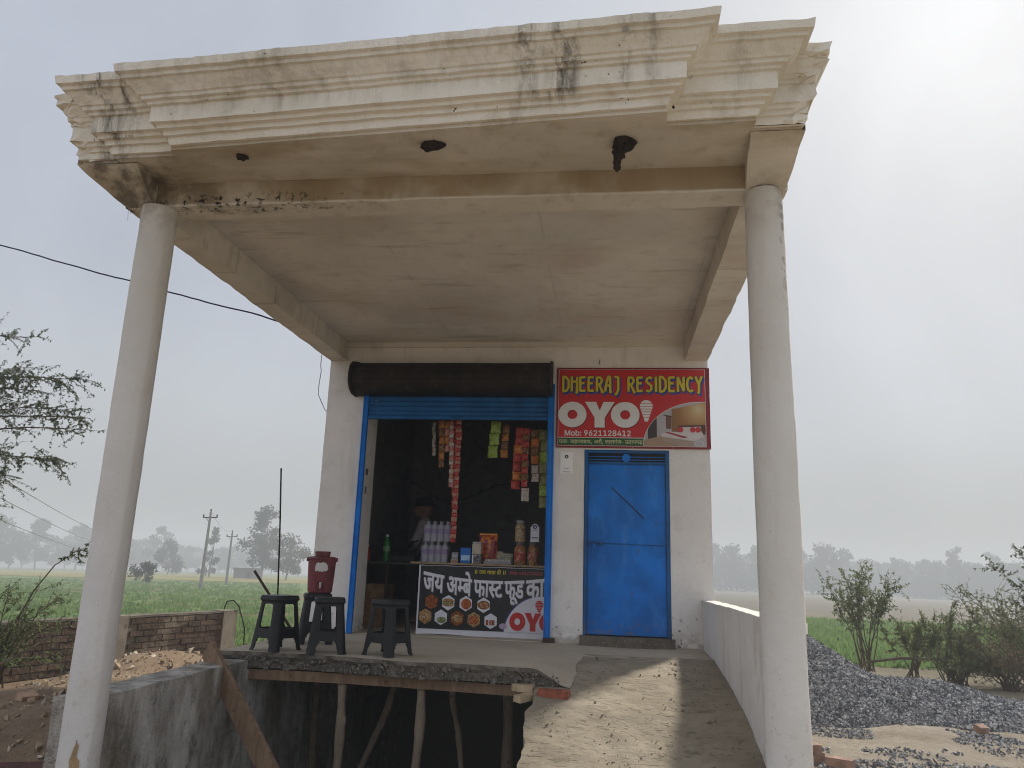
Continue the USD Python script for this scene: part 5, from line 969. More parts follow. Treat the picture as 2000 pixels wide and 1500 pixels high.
# the person behind the counter
def chain(js, bones, fine=.02, sm=8):
    M = None
    def ball(p, r): return manifold3d.Manifold.sphere(r, 20).translate([float(x) for x in p])
    for a, b in bones:
        h = manifold3d.Manifold.batch_hull([ball(*js[a]), ball(*js[b])]); M = h if M is None else M + h
    m = M.refine_to_length(fine).to_mesh(); tm = trimesh.Trimesh(m.vert_properties[:, :3], m.tri_verts); trimesh.smoothing.filter_taubin(tm, iterations=sm)
    return np.array(tm.vertices), np.array(tm.faces)
J = dict(pel=((.66, 5.50, .84), .125), wst=((.655, 5.5, .97), .115), cheL=((.62, 5.42, 1.16), .10), cheR=((.62, 5.58, 1.16), .10), nkb=((.605, 5.5, 1.265), .055), nk=((.585, 5.495, 1.32), .05), hd=((.555, 5.485, 1.44), .088), hb=((.60, 5.49, 1.45), .092), jaw=((.515, 5.475, 1.375), .05), chin=((.497, 5.472, 1.358), .032),
         shL=((.62, 5.325, 1.215), .058), elL=((.555, 5.19, .985), .043), wrL=((.40, 5.10, .925), .029), shR=((.62, 5.675, 1.215), .058), elR=((.49, 5.74, .985), .043), wrR=((.37, 5.52, .93), .029),
         hpL=((.66, 5.41, .82), .095), knL=((.63, 5.40, .46), .06), anL=((.66, 5.41, .075), .042), toL=((.53, 5.39, .045), .034), hpR=((.66, 5.59, .82), .095), knR=((.64, 5.60, .46), .06), anR=((.67, 5.60, .075), .042), toR=((.54, 5.61, .045), .034),
         nose=((.458, 5.466, 1.41), .012), brow=((.474, 5.468, 1.445), .016), nb=((.478, 5.47, 1.415), .022), earL=((.585, 5.395, 1.425), .020), earL2=((.60, 5.40, 1.405), .014), lip=((.468, 5.467, 1.378), .016), che2=((.49, 5.455, 1.40), .04))
for s, w_, el in (('L', J['wrL'][0], J['elL'][0]), ('R', J['wrR'][0], J['elR'][0])):
    w_ = np.array(w_); d = (w_ - np.array(el)); d /= np.linalg.norm(d); up = np.array([0, 0, 1.]); sd = np.cross(d, up)
    J['pm' + s] = (w_ + d * .045, .024); J['pk' + s] = (w_ + d * .075, .022)
    for k in range(4):
        b0 = w_ + d * .085 + sd * (.027 - .018 * k); L = (.034, .039, .036, .028)[k]
        J['f%d%sa' % (k, s)] = (b0, .0095); J['f%d%sb' % (k, s)] = (b0 + d * L - up * .010, .0085); J['f%d%sc' % (k, s)] = (b0 + d * (L + .016) - up * .034, .0075)
    J['t%sa' % s] = (w_ + d * .03 + sd * .022, .013); J['t%sb' % s] = (w_ + d * .06 + sd * .05 - up * .008, .0095); J['t%sc' % s] = (w_ + d * .085 + sd * .052 - up * .02, .008)
bones = [('pel', 'wst'), ('wst', 'cheL'), ('wst', 'cheR'), ('cheL', 'cheR'), ('cheL', 'nkb'), ('cheR', 'nkb'), ('nkb', 'nk'), ('nk', 'hb'), ('hd', 'hb'), ('hd', 'jaw'), ('jaw', 'chin'), ('nb', 'nose'), ('brow', 'nose'), ('hd', 'brow'), ('che2', 'lip'), ('hd', 'che2'), ('earL', 'earL2'), ('hb', 'earL2'),
         ('cheL', 'shL'), ('shL', 'elL'), ('elL', 'wrL'), ('cheR', 'shR'), ('shR', 'elR'), ('elR', 'wrR'), ('pel', 'hpL'), ('hpL', 'knL'), ('knL', 'anL'), ('anL', 'toL'), ('pel', 'hpR'), ('hpR', 'knR'), ('knR', 'anR'), ('anR', 'toR')]
for s in 'LR':
    bones += [('wr' + s, 'pm' + s), ('pm' + s, 'pk' + s), ('pm' + s, 't%sa' % s), ('t%sa' % s, 't%sb' % s), ('t%sb' % s, 't%sc' % s)]
    for k in range(4): bones += [('pk' + s, 'f%d%sa' % (k, s)), ('f%d%sa' % (k, s), 'f%d%sb' % (k, s)), ('f%d%sb' % (k, s), 'f%d%sc' % (k, s))]
t = thing('person', 'person in a black cap and pale shirt bending over the wok behind the counter', 'person')
body = obj('body', chain(J, bones, .011, 4), plain('skin', (.20, .115, .075), .55, .1), t, True)
JJ = {k: (v[0], v[1] + .012) for k, v in J.items()}
JJ['cufL'] = (np.array(J['elL'][0]) * .25 + np.array(J['wrL'][0]) * .75, .045); JJ['cufR'] = (np.array(J['elR'][0]) * .25 + np.array(J['wrR'][0]) * .75, .045); JJ['hem'] = ((.66, 5.5, .80), .15)
JJ['shcol'] = ((.603, 5.498, 1.272), .064)
obj('shirt', chain(JJ, [('hem', 'wst'), ('wst', 'cheL'), ('wst', 'cheR'), ('cheL', 'cheR'), ('cheL', 'shcol'), ('cheR', 'shcol'), ('cheL', 'shL'), ('shL', 'elL'), ('elL', 'cufL'), ('cheR', 'shR'), ('shR', 'elR'), ('elR', 'cufR')], .02, 4), plain('pale_shirt', (.33, .30, .32), .9, .15), t, True)
obj('trousers', chain(JJ, [('pel', 'hpL'), ('hpL', 'knL'), ('knL', 'anL'), ('pel', 'hpR'), ('hpR', 'knR'), ('knR', 'anR')], .02, 4), plain('navy_trousers', (.02, .02, .07), .9, .2), t, True)
def cap():
    v, f = lathe([(.112, 0), (.118, .02), (.116, .055), (.100, .090), (.065, .112), (0, .120)], 24); v = xf((v, f), rotx(.0), (.578, 5.487, 1.468))[0]; return v, f
obj('cap', cat_([cap(), xf(lathe([(.102, -.004), (.120, -.004), (.120, .022), (.102, .022)], 24), None, (.578, 5.487, 1.462)), tube([(.68, 5.47, 1.49), (.74, 5.455, 1.475), (.765, 5.45, 1.43)], [.02, .022, .012], 8)]), plain('black_cloth', (.012, .012, .014), .95, .3), t, True)
for dy in (-.028, .026): obj('eye', xf((lambda m: (np.array(m.vertices) * .010, np.array(m.faces)))(trimesh.creation.icosphere(1)), None, (.474, 5.468 + dy, 1.428)), plain('dark_eye', (.02, .015, .012), .3), body, True)
# ---------------------------------------------------------------- brick boundary wall, rubble
W0, W1 = np.array([-5.05, 3.35]), np.array([-3.385, 8.475]); wd = (W1 - W0) / np.linalg.norm(W1 - W0); wn = np.array([wd[1], -wd[0]]); WL = np.linalg.norm(W1 - W0); WANG = math.degrees(math.atan2(wd[1], wd[0]))
t = thing('brick_wall', 'long low weathered brick boundary wall running back beside the crop field', 'wall', (W0[0], W0[1], -.07), WANG)
gbm = Mat(); rr = gbm.add('geometry', 'random_per_island'); nn = gbm.noise(9, 5, .65)
bc = gbm.mix(gbm.add('object_info', 'random'), (.07, .048, .035), (.125, .088, .064)); bc = gbm.mix(gbm.m('multiply', gbm.rng(nn, .42, .68), .75), bc, (.038, .032, .027)); bc = gbm.mix(gbm.rng(gbm.noise(2.2, 3), .56, .7), bc, (.19, .16, .12))
M_oldbrick = gbm.out('old_brick', bc, .95, bump=gbm.noise(30, 4), bs=.6, bd=.02)
M_mortar = concrete('old_mortar', (.12, .105, .085), (.17, .15, .12), (.22, .20, .165), .5, 4.)
obj('mortar_core', rough_box((0, -.110, -1.15), (WL, .110, -.10), .15, .006, 5, 171), M_mortar, t, 40)
rg = np.random.default_rng(12); bl, bh = .236, .086; pil = [(2.9, .26), (0.0, .24), (5.2, .0)]
variants = [wobble(rough_box((0, -.128, 0), (.224, -.09, .072), .06, .003, 12, 180 + i, 2), .003, 25, i) for i in range(6)]
for c in range(11):
    z = -.185 - c * bh; x = .27 - (c % 2) * bl / 2
    while x < WL - .35:
        if not (2.82 < x < 3.26) and x > .02: obj('brick', xf(variants[int(rg.integers(6))], None, (x + rg.uniform(-.004, .004), rg.uniform(-.008, .006), z + rg.uniform(-.003, .003))), M_oldbrick, t)
        x += bl
obj('coping', rough_box((-.02, -.125, -.098), (WL - .3, .125, -.068), .08, .012, 6, 190, 4), M_mortar, t, 40)
for x0, x1 in ((3.05, 3.27), (WL - .30, WL)):
    obj('pilaster', rough_box((x0, -.150, -1.15), (x1, .130, -.060), .07, .008, 6, 192 + int(x0), 4), plaster('pilaster_render', (.25, .22, .18), (.17, .15, .12), (.07, .06, .05), .9) if not stage.GetPrimAtPath('/World/Looks/pilaster_render') else '/World/Looks/pilaster_render', t, 40)
obj('pilaster', rough_box((2.80, -.146, -1.15), (3.047, .126, -.064), .07, .008, 6, 199, 4), M_mossy, t, 40)

def stone_mesh(seed, s=1.):
    rg_ = np.random.default_rng(seed); return hull(rg_.normal(size=(9, 3)) * [1, .8, .6] * s * .45)
def instancer(name, protos, mats, P, Sc, kind_label, parent=None, tilt=True, seed=1):
    path = numbered(('/World/' if parent is None else str(parent.GetPath()) + '/') + name); pi = UsdGeom.PointInstancer.Define(stage, path); rl = pi.CreatePrototypesRel()
    for i, (m, mt) in enumerate(zip(protos, mats)): usdkit.mesh(stage, '%s/kind_%03d' % (path, i), m, mt); rl.AddTarget('%s/kind_%03d' % (path, i))
    n = len(P); g_ = np.random.default_rng(seed); q = g_.normal(size=(n, 4)); 
    if not tilt: q[:, 1:3] *= .06
    q /= np.linalg.norm(q, axis=1, keepdims=True)
    pi.CreatePositionsAttr(Vt.Vec3fArray.FromNumpy(np.asarray(P, np.float32))); pi.CreateProtoIndicesAttr(Vt.IntArray.FromNumpy(g_.integers(0, len(protos), n).astype(np.int32)))
    pi.CreateScalesAttr(Vt.Vec3fArray.FromNumpy(np.repeat(np.asarray(Sc, np.float32)[:, None], 3, 1)))
    pi.CreateOrientationsAttr(Vt.QuathArray([Gf.Quath(float(a), float(b), float(c), float(d)) for a, b, c, d in q]))
    return tag(pi, kind_label[0], kind_label[1], None, 'stuff')
def zat(x, y): return zg(np.array(x, float), np.array(y, float))
g_ = np.random.default_rng(21); n = 2600
px = g_.uniform(-5.2, -.25, n); py = g_.uniform(-.4, 7.5, n); k = g_.random(n) < np.exp(-((px + 1.6) / 2.2) ** 2); px, py = px[k], py[k]
clod = [stone_mesh(300 + i) for i in range(4)]
instancer('rubble', clod, [plain('clod', (.26, .19, .125), .95, .3), plain('pale_stone', (.40, .34, .27), .95, .3), plain('clod', (.26, .19, .125), .95, .3), plain('tan_clod', (.33, .25, .17), .95, .3)], np.c_[px, py, zat(px, py) + .01], g_.lognormal(-3.6, .55, len(px)), ('loose earth clods and broken stone on the dirt beside the pit', 'rubble'))
for i, (x, y, rz, tl, l) in enumerate(((-1.35, 3.9, 35, .3, 'pale broken brick lying on the dirt between the column and the brick wall'), (-.75, 3.15, -20, .2, 'broken brick at the foot of the leaning plank'), (-2.15, 2.3, 70, .4, 'lone pale broken brick on the dirt left of the column'))):
    brick_at((x, y, float(zat(x, y)) + .0), rz, l, (.15, .10, .07), plain('dusty_brick', (.34, .22, .15), .95, .3), tl, 'broken_brick')
brick_at((-.90, .66, -.78), 20, 'large dark red block at the lower left corner beside the column', (.42, .2, .15), plain('dark_red_block', (.10, .035, .025), .9, .3), 0, 'red_block')

# ---------------------------------------------------------------- gravel heap on the right
def hz_(x, y):
    x, y = np.asarray(x, float), np.asarray(y, float); base = zg(x, y)
    P = np.stack([x, y, 0 * x], -1).reshape(-1, 3); w = (meshkit.fbm(P * 1.1, 4, 71) - .5).reshape(x.shape) * .22
    c1 = .16 - .62 * np.hypot((x - 5.5) * np.where(x < 5.5, .8, 1.), (y - 7.3) * .8); c2 = -.50 - .30 * np.hypot((x - 7.0) * .62, (y - 7.0) * .9); c3 = -.66 - .24 * np.hypot((x - 8.9) * .5, (y - 6.8) * .8)
    k = 9.; h = np.log(np.exp(k * c1) + np.exp(k * c2) + np.exp(k * c3)) / k
    return np.maximum(h + w - .06, base - .05), base
t = thing('gravel_heap', 'long heap of dark grey crushed stone beside the right column', 'gravel heap')
def gravel():
    g = Mat(); n_ = g.add('voronoi_texture', 'color', vector=g.pos(), scale=38.); c = g.mix(g.add('separate_color', 'r', color=n_), (.075, .078, .09), (.24, .24, .26))
    d = g.add('voronoi_texture', 'distance', vector=g.pos(), scale=38.); return g.out('crushed_stone', c, .85, bump=d, bs=1., bd=.03)
M_gravel = gravel(); gxs, gys = np.arange(4.05, 11.5, .07), np.arange(4.3, 9.8, .07)
hv, hf = grid(gxs, gys, lambda x, y: hz_(x, y)[0]); bz = hz_(hv[:, 0], hv[:, 1]); keep = (bz[0] > bz[1] - .02)[hf].any(1)
obj('heap', compact(hv, hf[keep]), M_gravel, t, True)
g_ = np.random.default_rng(91); n = 1300; px = g_.uniform(2.5, 3.86, n); py = g_.uniform(-1.2, 2.9, n); k = (meshkit.fbm(np.c_[px, py, 0 * px] * 2.6, 3, 93) > .52) | (g_.random(n) < .12); k &= ~((px < 2.72) & (py > 1.75)); px, py = px[k], py[k]
instancer('dirt_crumbs', clod, [plain('crumb', (.24, .195, .14), .95, .35), plain('dark_crumb', (.19, .15, .11), .95, .3), plain('crumb', (.24, .195, .14), .95, .35), plain('pale_crumb', (.36, .31, .24), .95, .3)], np.c_[px, py, zramp(px, py) + .002], g_.lognormal(-4.75, .5, len(px)), ('crumbs of dried mud and mortar scattered over the ramp', 'dirt'))
g_ = np.random.default_rng(33); n = 95000; px = g_.uniform(4.05, 10.6, n); py = g_.uniform(4.3, 8.6, n); h, b = hz_(px, py); k = h > b - .01; px, py, h = px[k], py[k], h[k]
chips = [stone_mesh(400 + i) for i in range(5)]; cm = [plain('chip_' + 'abcde'[i], c, .85, .3) for i, c in enumerate(((.135, .136, .145), (.21, .21, .22), (.31, .31, .31), (.10, .102, .112), (.46, .455, .44)))]
instancer('stone_chips', chips, cm, np.c_[px, py, h + .006], g_.uniform(.018, .040, len(px)), (None, None), t)
n = 26000; px = g_.uniform(4.1, 10, n); py = g_.uniform(2.2, 7.2, n); h, b = hz_(px, py); e = np.exp(-np.maximum(0, (b - h)) / .02) ; fb = meshkit.fbm(np.c_[px, py, 0 * px] * 1.6, 3, 81); k = (fb > .52) & (h <= b) & (g_.random(n) < .25 + .75 * np.exp(-((py - 5.2) / 1.1) ** 2)) | ((fb > .46) & (np.abs(py - 3.1) < .5) & (px < 6.6))
instancer('scattered_gravel', chips, cm, np.c_[px, py, b + .008][k], g_.uniform(.016, .036, int(k.sum())), ('loose crushed stone scattered on the sandy ground before the heap', 'gravel'))
for i, (x, y, z, rz) in enumerate(((4.72, 3.32, .0, 10), (4.78, 3.44, .0, 18), (4.98, 3.22, .0, -30), (4.74, 3.36, .075, 14))):
    brick_at((x, y, float(zat(x, y)) + .01 + z), rz, ('red brick lying flat behind the right column, nearest the wall', 'red brick behind the right column, beside the flat one', 'separate tilted red brick at the right of the small brick pile', 'red brick on top of the small pile by the right column')[i], mat=plain('salmon_brick', (.26, .165, .125), .9, .3))
brick_at((6.9, 5.0, float(zat(6.9, 5.0)) + .05), 30, 'small pink brick fragment at the foot of the gravel heap', (.12, .09, .07), plain('salmon_brick', (.26, .165, .125), .9, .3), .3, 'brick_fragment')

# ---------------------------------------------------------------- plants near by
L_aca = leafmat('acacia_leaf', (.06, .08, .035), (.13, .15, .065), .45); L_bush = leafmat('bush_leaf', (.12, .15, .07), (.25, .27, .13), .6); L_dry = leafmat('dry_leaf', (.13, .155, .065), (.25, .265, .12), .55); L_brown = leafmat('brown_leaf', (.18, .14, .09), (.30, .24, .15), .5)
M_bark = plain('grey_bark', (.11, .085, .065), .9, .3, sc=20); M_twig = plain('brown_twig', (.085, .06, .04), .9, .3)
def limb(p0, d0, L, r0, rng, n=9, curl=.25, grav=-.05):
    P = [np.array(p0, float)]; d = np.array(d0, float); d /= np.linalg.norm(d)
    for i in range(n):
        P.append(P[-1] + d * L / n); d = d + rng.normal(size=3) * curl * .4 + [0, 0, grav]; d /= np.linalg.norm(d)
    return np.array(P), r0 * np.linspace(1, .25, n + 1)
def feathery(P, rng, twigs, leafn, tl, ls, T, Lf, droop=-.25):
    """Side twigs with two ranks of small leaflets along a branch."""
    for _ in range(twigs):
        i = rng.uniform(.25, 1.) * (len(P) - 1); a = int(min(i, len(P) - 2)); p = P[a] + (P[a + 1] - P[a]) * (i - a); d = (P[a + 1] - P[a]); d /= np.linalg.norm(d)
        Q, r = limb(p, d * .6 + rng.normal(size=3) * .55, tl * rng.uniform(.5, 1.2), .004, rng, 6, .35, droop * .4); T.append(tube(Q, r, 4, False))
        s = rng.uniform(.1, 1, leafn) * (len(Q) - 1.001); k = s.astype(int); B = Q[k] + (Q[k + 1] - Q[k]) * (s - k)[:, None]
        for side in (-1, 1):
            dd = rng.normal(size=(leafn, 3)) * .6 + [0, 0, -.55]; dd /= np.linalg.norm(dd, axis=1, keepdims=True); Lf.append(leaves(B, ls, rng, 0, 2.8, dd))
# acacia at the left, its trunk out of the picture
rng = np.random.default_rng(5); t = thing('acacia_tree', 'feathery acacia whose branches reach in from the left edge above the field', 'tree')
T, Lf = [], []; TP, TR = limb((-9.2, 5.6, -1.), (.05, 0, 1), 5.2, .17, rng, 12, .08, 0)
obj('trunk', tube(TP, np.linspace(.17, .07, len(TP)), 10), M_bark, t, True)
for z0, tip, nt in ((3.2, (-5.75, 6.0, 3.95), 16), (2.6, (-4.95, 6.0, 3.28), 58), (2.6, (-5.5, 5.8, 3.05), 40), (2.2, (-5.15, 6.0, 2.80), 44), (2.1, (-4.72, 5.9, 2.66), 26), (1.9, (-4.75, 6.1, 2.52), 18), (1.6, (-5.05, 6.0, 2.05), 48), (1.5, (-5.7, 5.8, 1.75), 40), (1.1, (-6.1, 6.0, 1.35), 26), (2.8, (-6.2, 6.3, 3.45), 34), (2.3, (-6.4, 5.6, 2.6), 40), (1.8, (-6.3, 6.2, 2.1), 40)):
    b = np.array((-9.0, 5.7, z0)); e = np.array(tip); s = np.linspace(0, 1, 14)[:, None]; P = b + (e - b) * s; P[:, 2] += .22 * np.sin(np.pi * s[:, 0]) ; P += fbm3(P, 1.5, int(z0 * 10)) * .25 * s * (1 - s) * 4
    T.append(tube(P, np.linspace(.03, .004, 14), 5, False)); feathery(P[6:], rng, int(nt * 1.25), 16, .42, .042, T, Lf)
obj('branch', cat_(T), M_twig, t); obj('foliage', cat_(Lf), L_aca, t)
def shrub(name, label, base, stems, H, spread, twigs, leafn, leaf, lm, seed, lean=(0, 0), tl=.3, stem_r=.012, lowleaf=.3, cat='shrub', curl=.22):
    rng = np.random.default_rng(seed); t = thing(name, label, cat); T, Lf = [], []
    for i in range(stems):
        a = rng.uniform(0, 2 * np.pi); s = spread * rng.uniform(.2, 1.); d = np.array([math.cos(a) * s + lean[0], math.sin(a) * s + lean[1], 1.])
        P, r = limb(np.array(base) + [rng.normal() * .08, rng.normal() * .08, 0], d, H * rng.uniform(.65, 1.05) * np.linalg.norm(d) ** .5, stem_r, rng, 10, curl, -.01); T.append(tube(P, r, 5, False)); c = int(len(P) * lowleaf); feathery(P[c:], rng, twigs, leafn, tl, leaf, T, Lf, -.05)
    obj('stem', cat_(T), M_twig, t); obj('foliage', cat_(Lf), lm, t); return t
shrub('leafy_shrub', 'tall thin-stemmed leafy shrub standing behind the gravel heap', (7.62, 11.0, -.9), 18, 2.0, .42, 17, 10, .05, L_bush, 61, tl=.32, lowleaf=.42)
shrub('thorn_bush', 'small sparse thorn bush right of the tall leafy shrub', (8.35, 10.9, -.95), 11, 1.1, .6, 18, 11, .05, L_dry, 62, tl=.25)
shrub('thorn_bush', 'sparse upright thorn bush with one leaning tip, between two other bushes', (8.85, 10.6, -.95), 11, 1.25, .6, 20, 11, .05, L_dry, 63, tl=.25)
shrub('thorn_bush', 'large tangled olive thorn bush at the right edge', (10.2, 10.6, -.95), 30, 1.75, .9, 22, 9, .038, L_dry, 64, (-.1, 0), .42, lowleaf=.15, curl=.4)
shrub('thorn_bush', 'dense brownish thorn bush low at the right edge behind the gravel ridge', (9.4, 9.6, -.95), 30, .95, 1.1, 16, 7, .035, L_brown, 65, (0, 0), .32, lowleaf=.1, curl=.45)
shrub('thorn_bush', 'low straggling thorn bush between the shrub and the big tangle', (8.7, 9.9, -.95), 24, .85, 1.0, 15, 8, .036, L_dry, 66, (0, 0), .3, lowleaf=.1, curl=.4)
shrub('acacia_branch', 'tall arching thorny stem at the right edge with a drooping tip', (10.9, 10.2, -.9), 5, 2.6, .35, 20, 10, .055, L_aca, 67, (-.28, 0), .32, lowleaf=.4)
shrub('field_shrub', 'straggly green shrub in front of the brick wall at the left edge', (-4.15, 4.2, -.95), 12, 1.3, .55, 13, 9, .045, L_bush, 71, (.05, -.05), .33, lowleaf=.15, curl=.35)
shrub('field_shrub', 'low dark shrub hugging the brick wall, left of the leaning stem', (-4.3, 3.6, -.95), 10, .95, .7, 16, 10, .055, L_bush, 72, (.0, -.0), .3, lowleaf=.1, curl=.4)
t = thing('arching_twig', 'long bare twig arching right out of the left shrub with a leafy tuft', 'twig'); rng = np.random.default_rng(3)
P = np.array([(-4.1, 4.2, -.75), (-3.95, 4.2, -.2), (-3.7, 4.15, .28), (-3.45, 4.1, .58), (-3.18, 4.05, .74), (-3.02, 4.0, .775)]); Lf, T = [], [tube(P, np.linspace(.012, .003, 6), 5)]; feathery(P[3:], rng, 9, 9, .16, .045, T, Lf); obj('stem', cat_(T), M_twig, t); obj('foliage', cat_(Lf), L_aca, t)
t = thing('fallen_branch', 'bare pale branch leaning against the brick wall at the left', 'branch'); obj('branch', tube([(-4.0, 3.2, -.86), (-3.9, 3.7, -.62), (-3.75, 4.2, -.42), (-3.62, 4.55, -.2)], [.02, .018, .015, .01], 6), M_bark, t)
t = thing('fallen_branch', 'long dark branch lying across the bushes behind the gravel heap', 'branch'); obj('branch', tube([(7.1, 9.95, -.78), (7.24, 9.9, -.64), (7.81, 9.9, -.545), (8.38, 9.9, -.545), (8.93, 9.9, -.612), (9.39, 9.9, -.75), (9.76, 9.9, -.905)], [.018, .022, .024, .024, .022, .018, .012], 7), M_twig, t)
# young crop standing in the near part of the fields
g_ = np.random.default_rng(44); bl_v, bl_f = [], []
tuft = [leaves(g_.normal(size=(16, 3)) * [.09, .09, 0], .16, g_, 0, 5, np.array([[0, 0, 1.]] * 16) + g_.normal(size=(16, 3)) * .35) for _ in range(3)]
L_crop = leafmat('crop_leaf', (.15, .235, .08), (.225, .30, .125), .5); n = 9500
d = 9 + 95 * g_.random(n) ** 1.9; an = np.radians(g_.uniform(-62, -22, n)); px, py = 2.98 + d * np.sin(an), -4.38 + d * np.cos(an); k = (px < -5.6 + 0 * py) | ((py > 10) & (px < -3.2)) | ((px < -3.4) & (px < -5.05 + (py - 3.35) * .325 - .3)); px, py = px[k], py[k]
k2 = g_.uniform(size=0); dd = 15 + 30 * g_.random(6000) ** 1.4; a2 = np.radians(g_.uniform(12, 32, 6000)); qx, qy = 2.98 + dd * np.sin(a2), -4.38 + dd * np.cos(a2); k = qy > 12.8; px, py = np.r_[px, qx[k]], np.r_[py, qy[k]]
instancer('young_crop', tuft, [L_crop] * 3, np.c_[px, py, zfield(px, py) + .02], g_.uniform(.7, 1.4, len(px)), ('young green crop covering the fields on both sides', 'crop'), None, False)

# ---------------------------------------------------------------- far things in the haze
L_far = leafmat('far_leaf', (.035, .05, .02), (.075, .09, .035), .2); L_far2 = leafmat('far_pale_leaf', (.06, .07, .03), (.12, .12, .05), .2)
def far_tree(name, label, loc, H, W, seed, crown0=.25, n=1500, leaf=.5, lumps=16, lm=None, shape='round', group=None):
    rng = np.random.default_rng(seed); t = thing(name, label, 'tree', loc, 0, group)
    P, r = limb((0, 0, -.3), (rng.normal() * .08, rng.normal() * .08, 1), H * .8, H * .022, rng, 7, .12, 0); T = [tube(P, r, 6)]; C = []
    for i in range(lumps):
        u = rng.random(); z = H * (crown0 + (1 - crown0) * u); w = W / 2 * (math.sin(math.pi * min(1, .12 + .88 * u)) ** .6 if shape == 'round' else (1.05 - .75 * u)) ; a = rng.uniform(0, 2 * np.pi); q = rng.random() ** .5 * .85
        c = np.array([math.cos(a) * w * q, math.sin(a) * w * q, z]); C.append(c); j = int(rng.integers(2, 7)); T.append(tube([P[j], (P[j] + c) / 2 + [0, 0, -.1], c], [r[j] * .5, r[j] * .3, .02], 4, False))
    C = np.array(C); rad = rng.uniform(.5, 1.1, len(C)) * W * .17 * (1 if shape == 'round' else .8); k = rng.integers(0, len(C), n); B = rng.normal(size=(n, 3)); B /= np.linalg.norm(B, axis=1, keepdims=True); B = C[k] + B * (rad[k] * rng.random(n) ** .4)[:, None] * [1, 1, .75]
    obj('trunk', cat_(T), M_bark, t); obj('crown', leaves(B, leaf, rng, 0, 1.6), lm or L_far, t); return t
def dirpx(px, dist, horizon=0):
    """Ground position at a bearing (degrees right of +y) and distance from the shop front."""
    a = math.radians(px); return (2.98 + dist * math.sin(a), -4.38 + dist * math.cos(a), -.95 + float(drop(2.98 + dist * math.sin(a), -4.38 + dist * math.cos(a))))
far_tree('tall_tree', 'tall ragged eucalyptus with a narrow crown on the left, behind the upright iron bar', dirpx(-24.7, 165), 13.6, 10.5, 201, .2, 3400, .56, 34, None, 'round')
far_tree('round_tree', 'broad low round tree beside the water cooler', dirpx(-23.0, 150), 7.4, 10.2, 202, .25, 2400, .5, 20, L_far2)
far_tree('slim_tree', 'slim leafy tree just right of the nearer electric pole', dirpx(-28.0, 180), 10.2, 4.8, 203, .1, 1500, .55, 16, None, 'cone')
far_tree('bushy_tree', 'low dark bushy tree left of the nearer electric pole', dirpx(-30.6, 220), 7.7, 9.5, 204, .1, 1200, .75, 14)
far_tree('bushy_tree', 'pale taller tree behind the left field, between column and poles', dirpx(-31.3, 330), 16.5, 13, 205, .2, 1300, 1., 14)
far_tree('field_bush', 'little scrubby bush in the field left of the electric poles', dirpx(-32.0, 88), 2.0, 3.6, 206, .05, 800, .28, 10)
GL_, GR_ = 'hazy trees along the far edge of the left field', 'hazy trees along the far edge of the right fields'
pl = far_tree('far_tree', 'hazy tree among others along the far edge of the left field', dirpx(-36.0, 351), 16.58, 18.24, 207, .12, 1950, 1.23, 22, None, 'round', GL_)
pr2 = far_tree('far_tree', 'hazy tree among others along the far edge of the left field', dirpx(-38.2, 331), 16.77, 12.87, 208, .2, 1800, 1.12, 20, None, 'cone', GL_)
for i, (b, d, s, q) in enumerate(((-40.6, 165, 1.05, 0), (-39.6, 172, .8, 0), (-37.2, 190, .75, 0), (-35.0, 185, .85, 1), (-34.0, 175, .9, 0), (-33.0, 190, .75, 0), (-32.2, 195, .8, 0), (-30.2, 200, .75, 0), (-29.4, 205, .7, 0), (-27.4, 190, .65, 0), (-26.6, 200, .75, 0), (-24.0, 190, .8, 0), (-41.8, 160, .9, 1), (-42.8, 165, 1., 0), (-41.2, 205, .8, 0), (-38.9, 215, .85, 0), (-36.6, 220, .9, 0), (-35.6, 210, .6, 1), (-34.5, 225, .8, 0), (-33.5, 215, .7, 0), (-31.6, 210, .7, 0), (-30.9, 225, .8, 0), (-28.9, 230, .75, 0), (-27.0, 220, .7, 0), (-25.6, 225, .75, 0), (-24.6, 215, .7, 0))):
    tag(dup((pl, pr2)[q].GetPrim(), 'hazy tree among others along the far edge of the left field', dirpx(b, d * 1.95), i * 67, s, GL_), None, 'tree')
rt = [far_tree('far_tree', 'hazy tree among others along the far edge of the right fields', dirpx(9.3, 292), 17.94, 21.45, 211, .08, 2250, 1.23, 24, None, 'round', GR_), far_tree('far_tree', 'hazy tree among others along the far edge of the right fields', dirpx(12.0, 307), 17.55, 18.24, 212, .1, 1950, 1.23, 22, None, 'round', GR_)]
rt.append(far_tree('far_tree', 'hazy tree among others along the far edge of the right fields', dirpx(22.2, 321), 18.33, 10.73, 213, .15, 1650, 1.03, 20, None, 'cone', GR_))
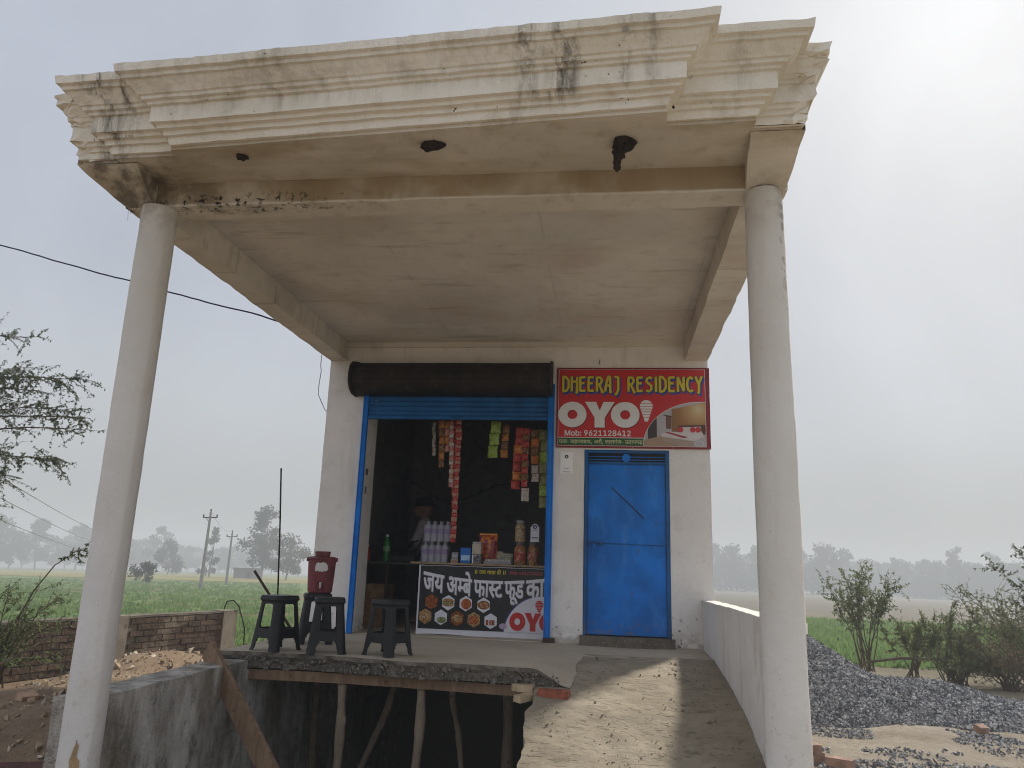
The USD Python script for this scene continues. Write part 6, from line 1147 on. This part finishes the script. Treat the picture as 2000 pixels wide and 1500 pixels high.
for i, (b, d, s, q) in enumerate(((7.6, 155, .95, 1), (10.6, 170, .9, 0), (13.6, 152, 1.05, 0), (15.0, 160, 1.02, 1), (16.2, 170, .85, 0), (17.6, 175, .75, 1), (18.8, 170, .8, 2), (19.8, 172, .82, 0), (20.8, 168, .8, 1), (21.7, 172, .85, 0), (23.2, 170, .8, 0), (24.2, 172, .95, 2), (25.0, 170, .8, 1), (26.0, 168, .85, 0), (27.2, 172, .82, 1), (28.2, 166, .9, 2), (29.4, 170, .85, 0), (6.2, 160, .9, 0), (8.4, 185, .95, 0), (9.9, 190, 1., 1), (11.3, 195, .95, 0), (12.7, 188, 1., 0), (14.3, 192, .95, 1), (15.6, 190, .9, 0), (16.9, 195, .9, 0), (18.2, 190, .85, 0), (19.3, 195, .9, 1), (20.3, 192, .85, 0), (21.2, 195, .9, 0), (22.7, 190, .9, 0), (23.7, 195, .85, 1), (24.6, 192, .9, 0), (25.5, 190, .85, 0), (26.6, 195, .9, 0), (27.7, 190, .85, 0), (28.8, 195, .9, 0))):
    tag(dup(rt[q].GetPrim(), 'hazy tree among others along the far edge of the right fields', dirpx(b, d * 1.95), i * 83, s, GR_), None, 'tree')
# distant hut, poles, lines
t = thing('brick_hut', 'small grey hut beneath the tall ragged tree on the left', 'hut', dirpx(-25.5, 165), 25)
obj('wall', rough_box((-2.7, -1.9, 0), (2.7, 1.9, 1.9), .4, .03, 1, 220), plain('grey_render', (.17, .155, .14), .9, .3), t); obj('roof', rough_box((-2.9, -2.1, 1.902), (2.9, 2.1, 2.1), .4, .03, 1, 221), plain('thatch', (.13, .11, .09), .95, .3), t); obj('door', bx((-.4, -1.98, .0), (.4, -1.935, 1.5)), M_black, t)
M_pole = plain('pale_concrete_pole', (.26, .25, .24), .9, .2)
def epole(loc, H, lean, label):
    t = thing('electric_pole', label, 'electric pole', loc); top = np.array([lean, 0, H])
    obj('shaft', tube([(0, 0, -.5), top * .5, top], [.17, .13, .09], 8), M_pole, t)
    obj('crossarm', cat_([tube([top + [-.62, 0, -.45], top + [.62, 0, -.42]], .05, 6), tube([top + [-.4, 0, -.43], top + [0, 0, -.85]], .025, 5)]), M_rust, t)
    for q in ((-.58, 0, -.34), (.58, 0, -.31), (0, 0, .12)): obj('insulator', tube([top + q - [0, 0, .1], top + q + [0, 0, .12]], [.05, .07], 6), M_black, t)
    return np.array(loc) + top
pA = epole(dirpx(-28.45, 68), 6.1, .12, 'nearer of two leaning electric poles in the left field'); pB = epole(dirpx(-26.85, 92), 5.6, .05, 'farther and shorter of two electric poles in the left field')
t = thing('iron_pole', 'thin dark pole cut by the left edge below the acacia', 'pole', dirpx(-41.5, 26)); obj('shaft', tube([(0, 0, -.3), (.05, 0, 4.2)], .05, 6), M_rust, t)
q0 = np.array(dirpx(-41.5, 26))
for i, (dz, sx) in enumerate(((4.05, .3), (3.5, 0), (2.9, -.2))):
    e = np.array(dirpx(-33.5, 120)) + [sx * 3, 0, 5.2 - i * .9]
    cable('power_line', [q0 + [.05, 0, dz], e], .012 if i else .014, ('uppermost thin power line sloping down from the left edge', 'middle thin power line sloping down from the left edge', 'lowest thin power line sloping down from the left edge')[i], plain('grey_wire', (.12, .12, .13), .6), 'power line', 24, .5)
cable('power_line', [pA + [0, 0, .1], pB + [0, 0, .1]], .012, 'slack power line between the two electric poles', plain('grey_wire', (.12, .12, .13), .6), 'power line', 16, .5)
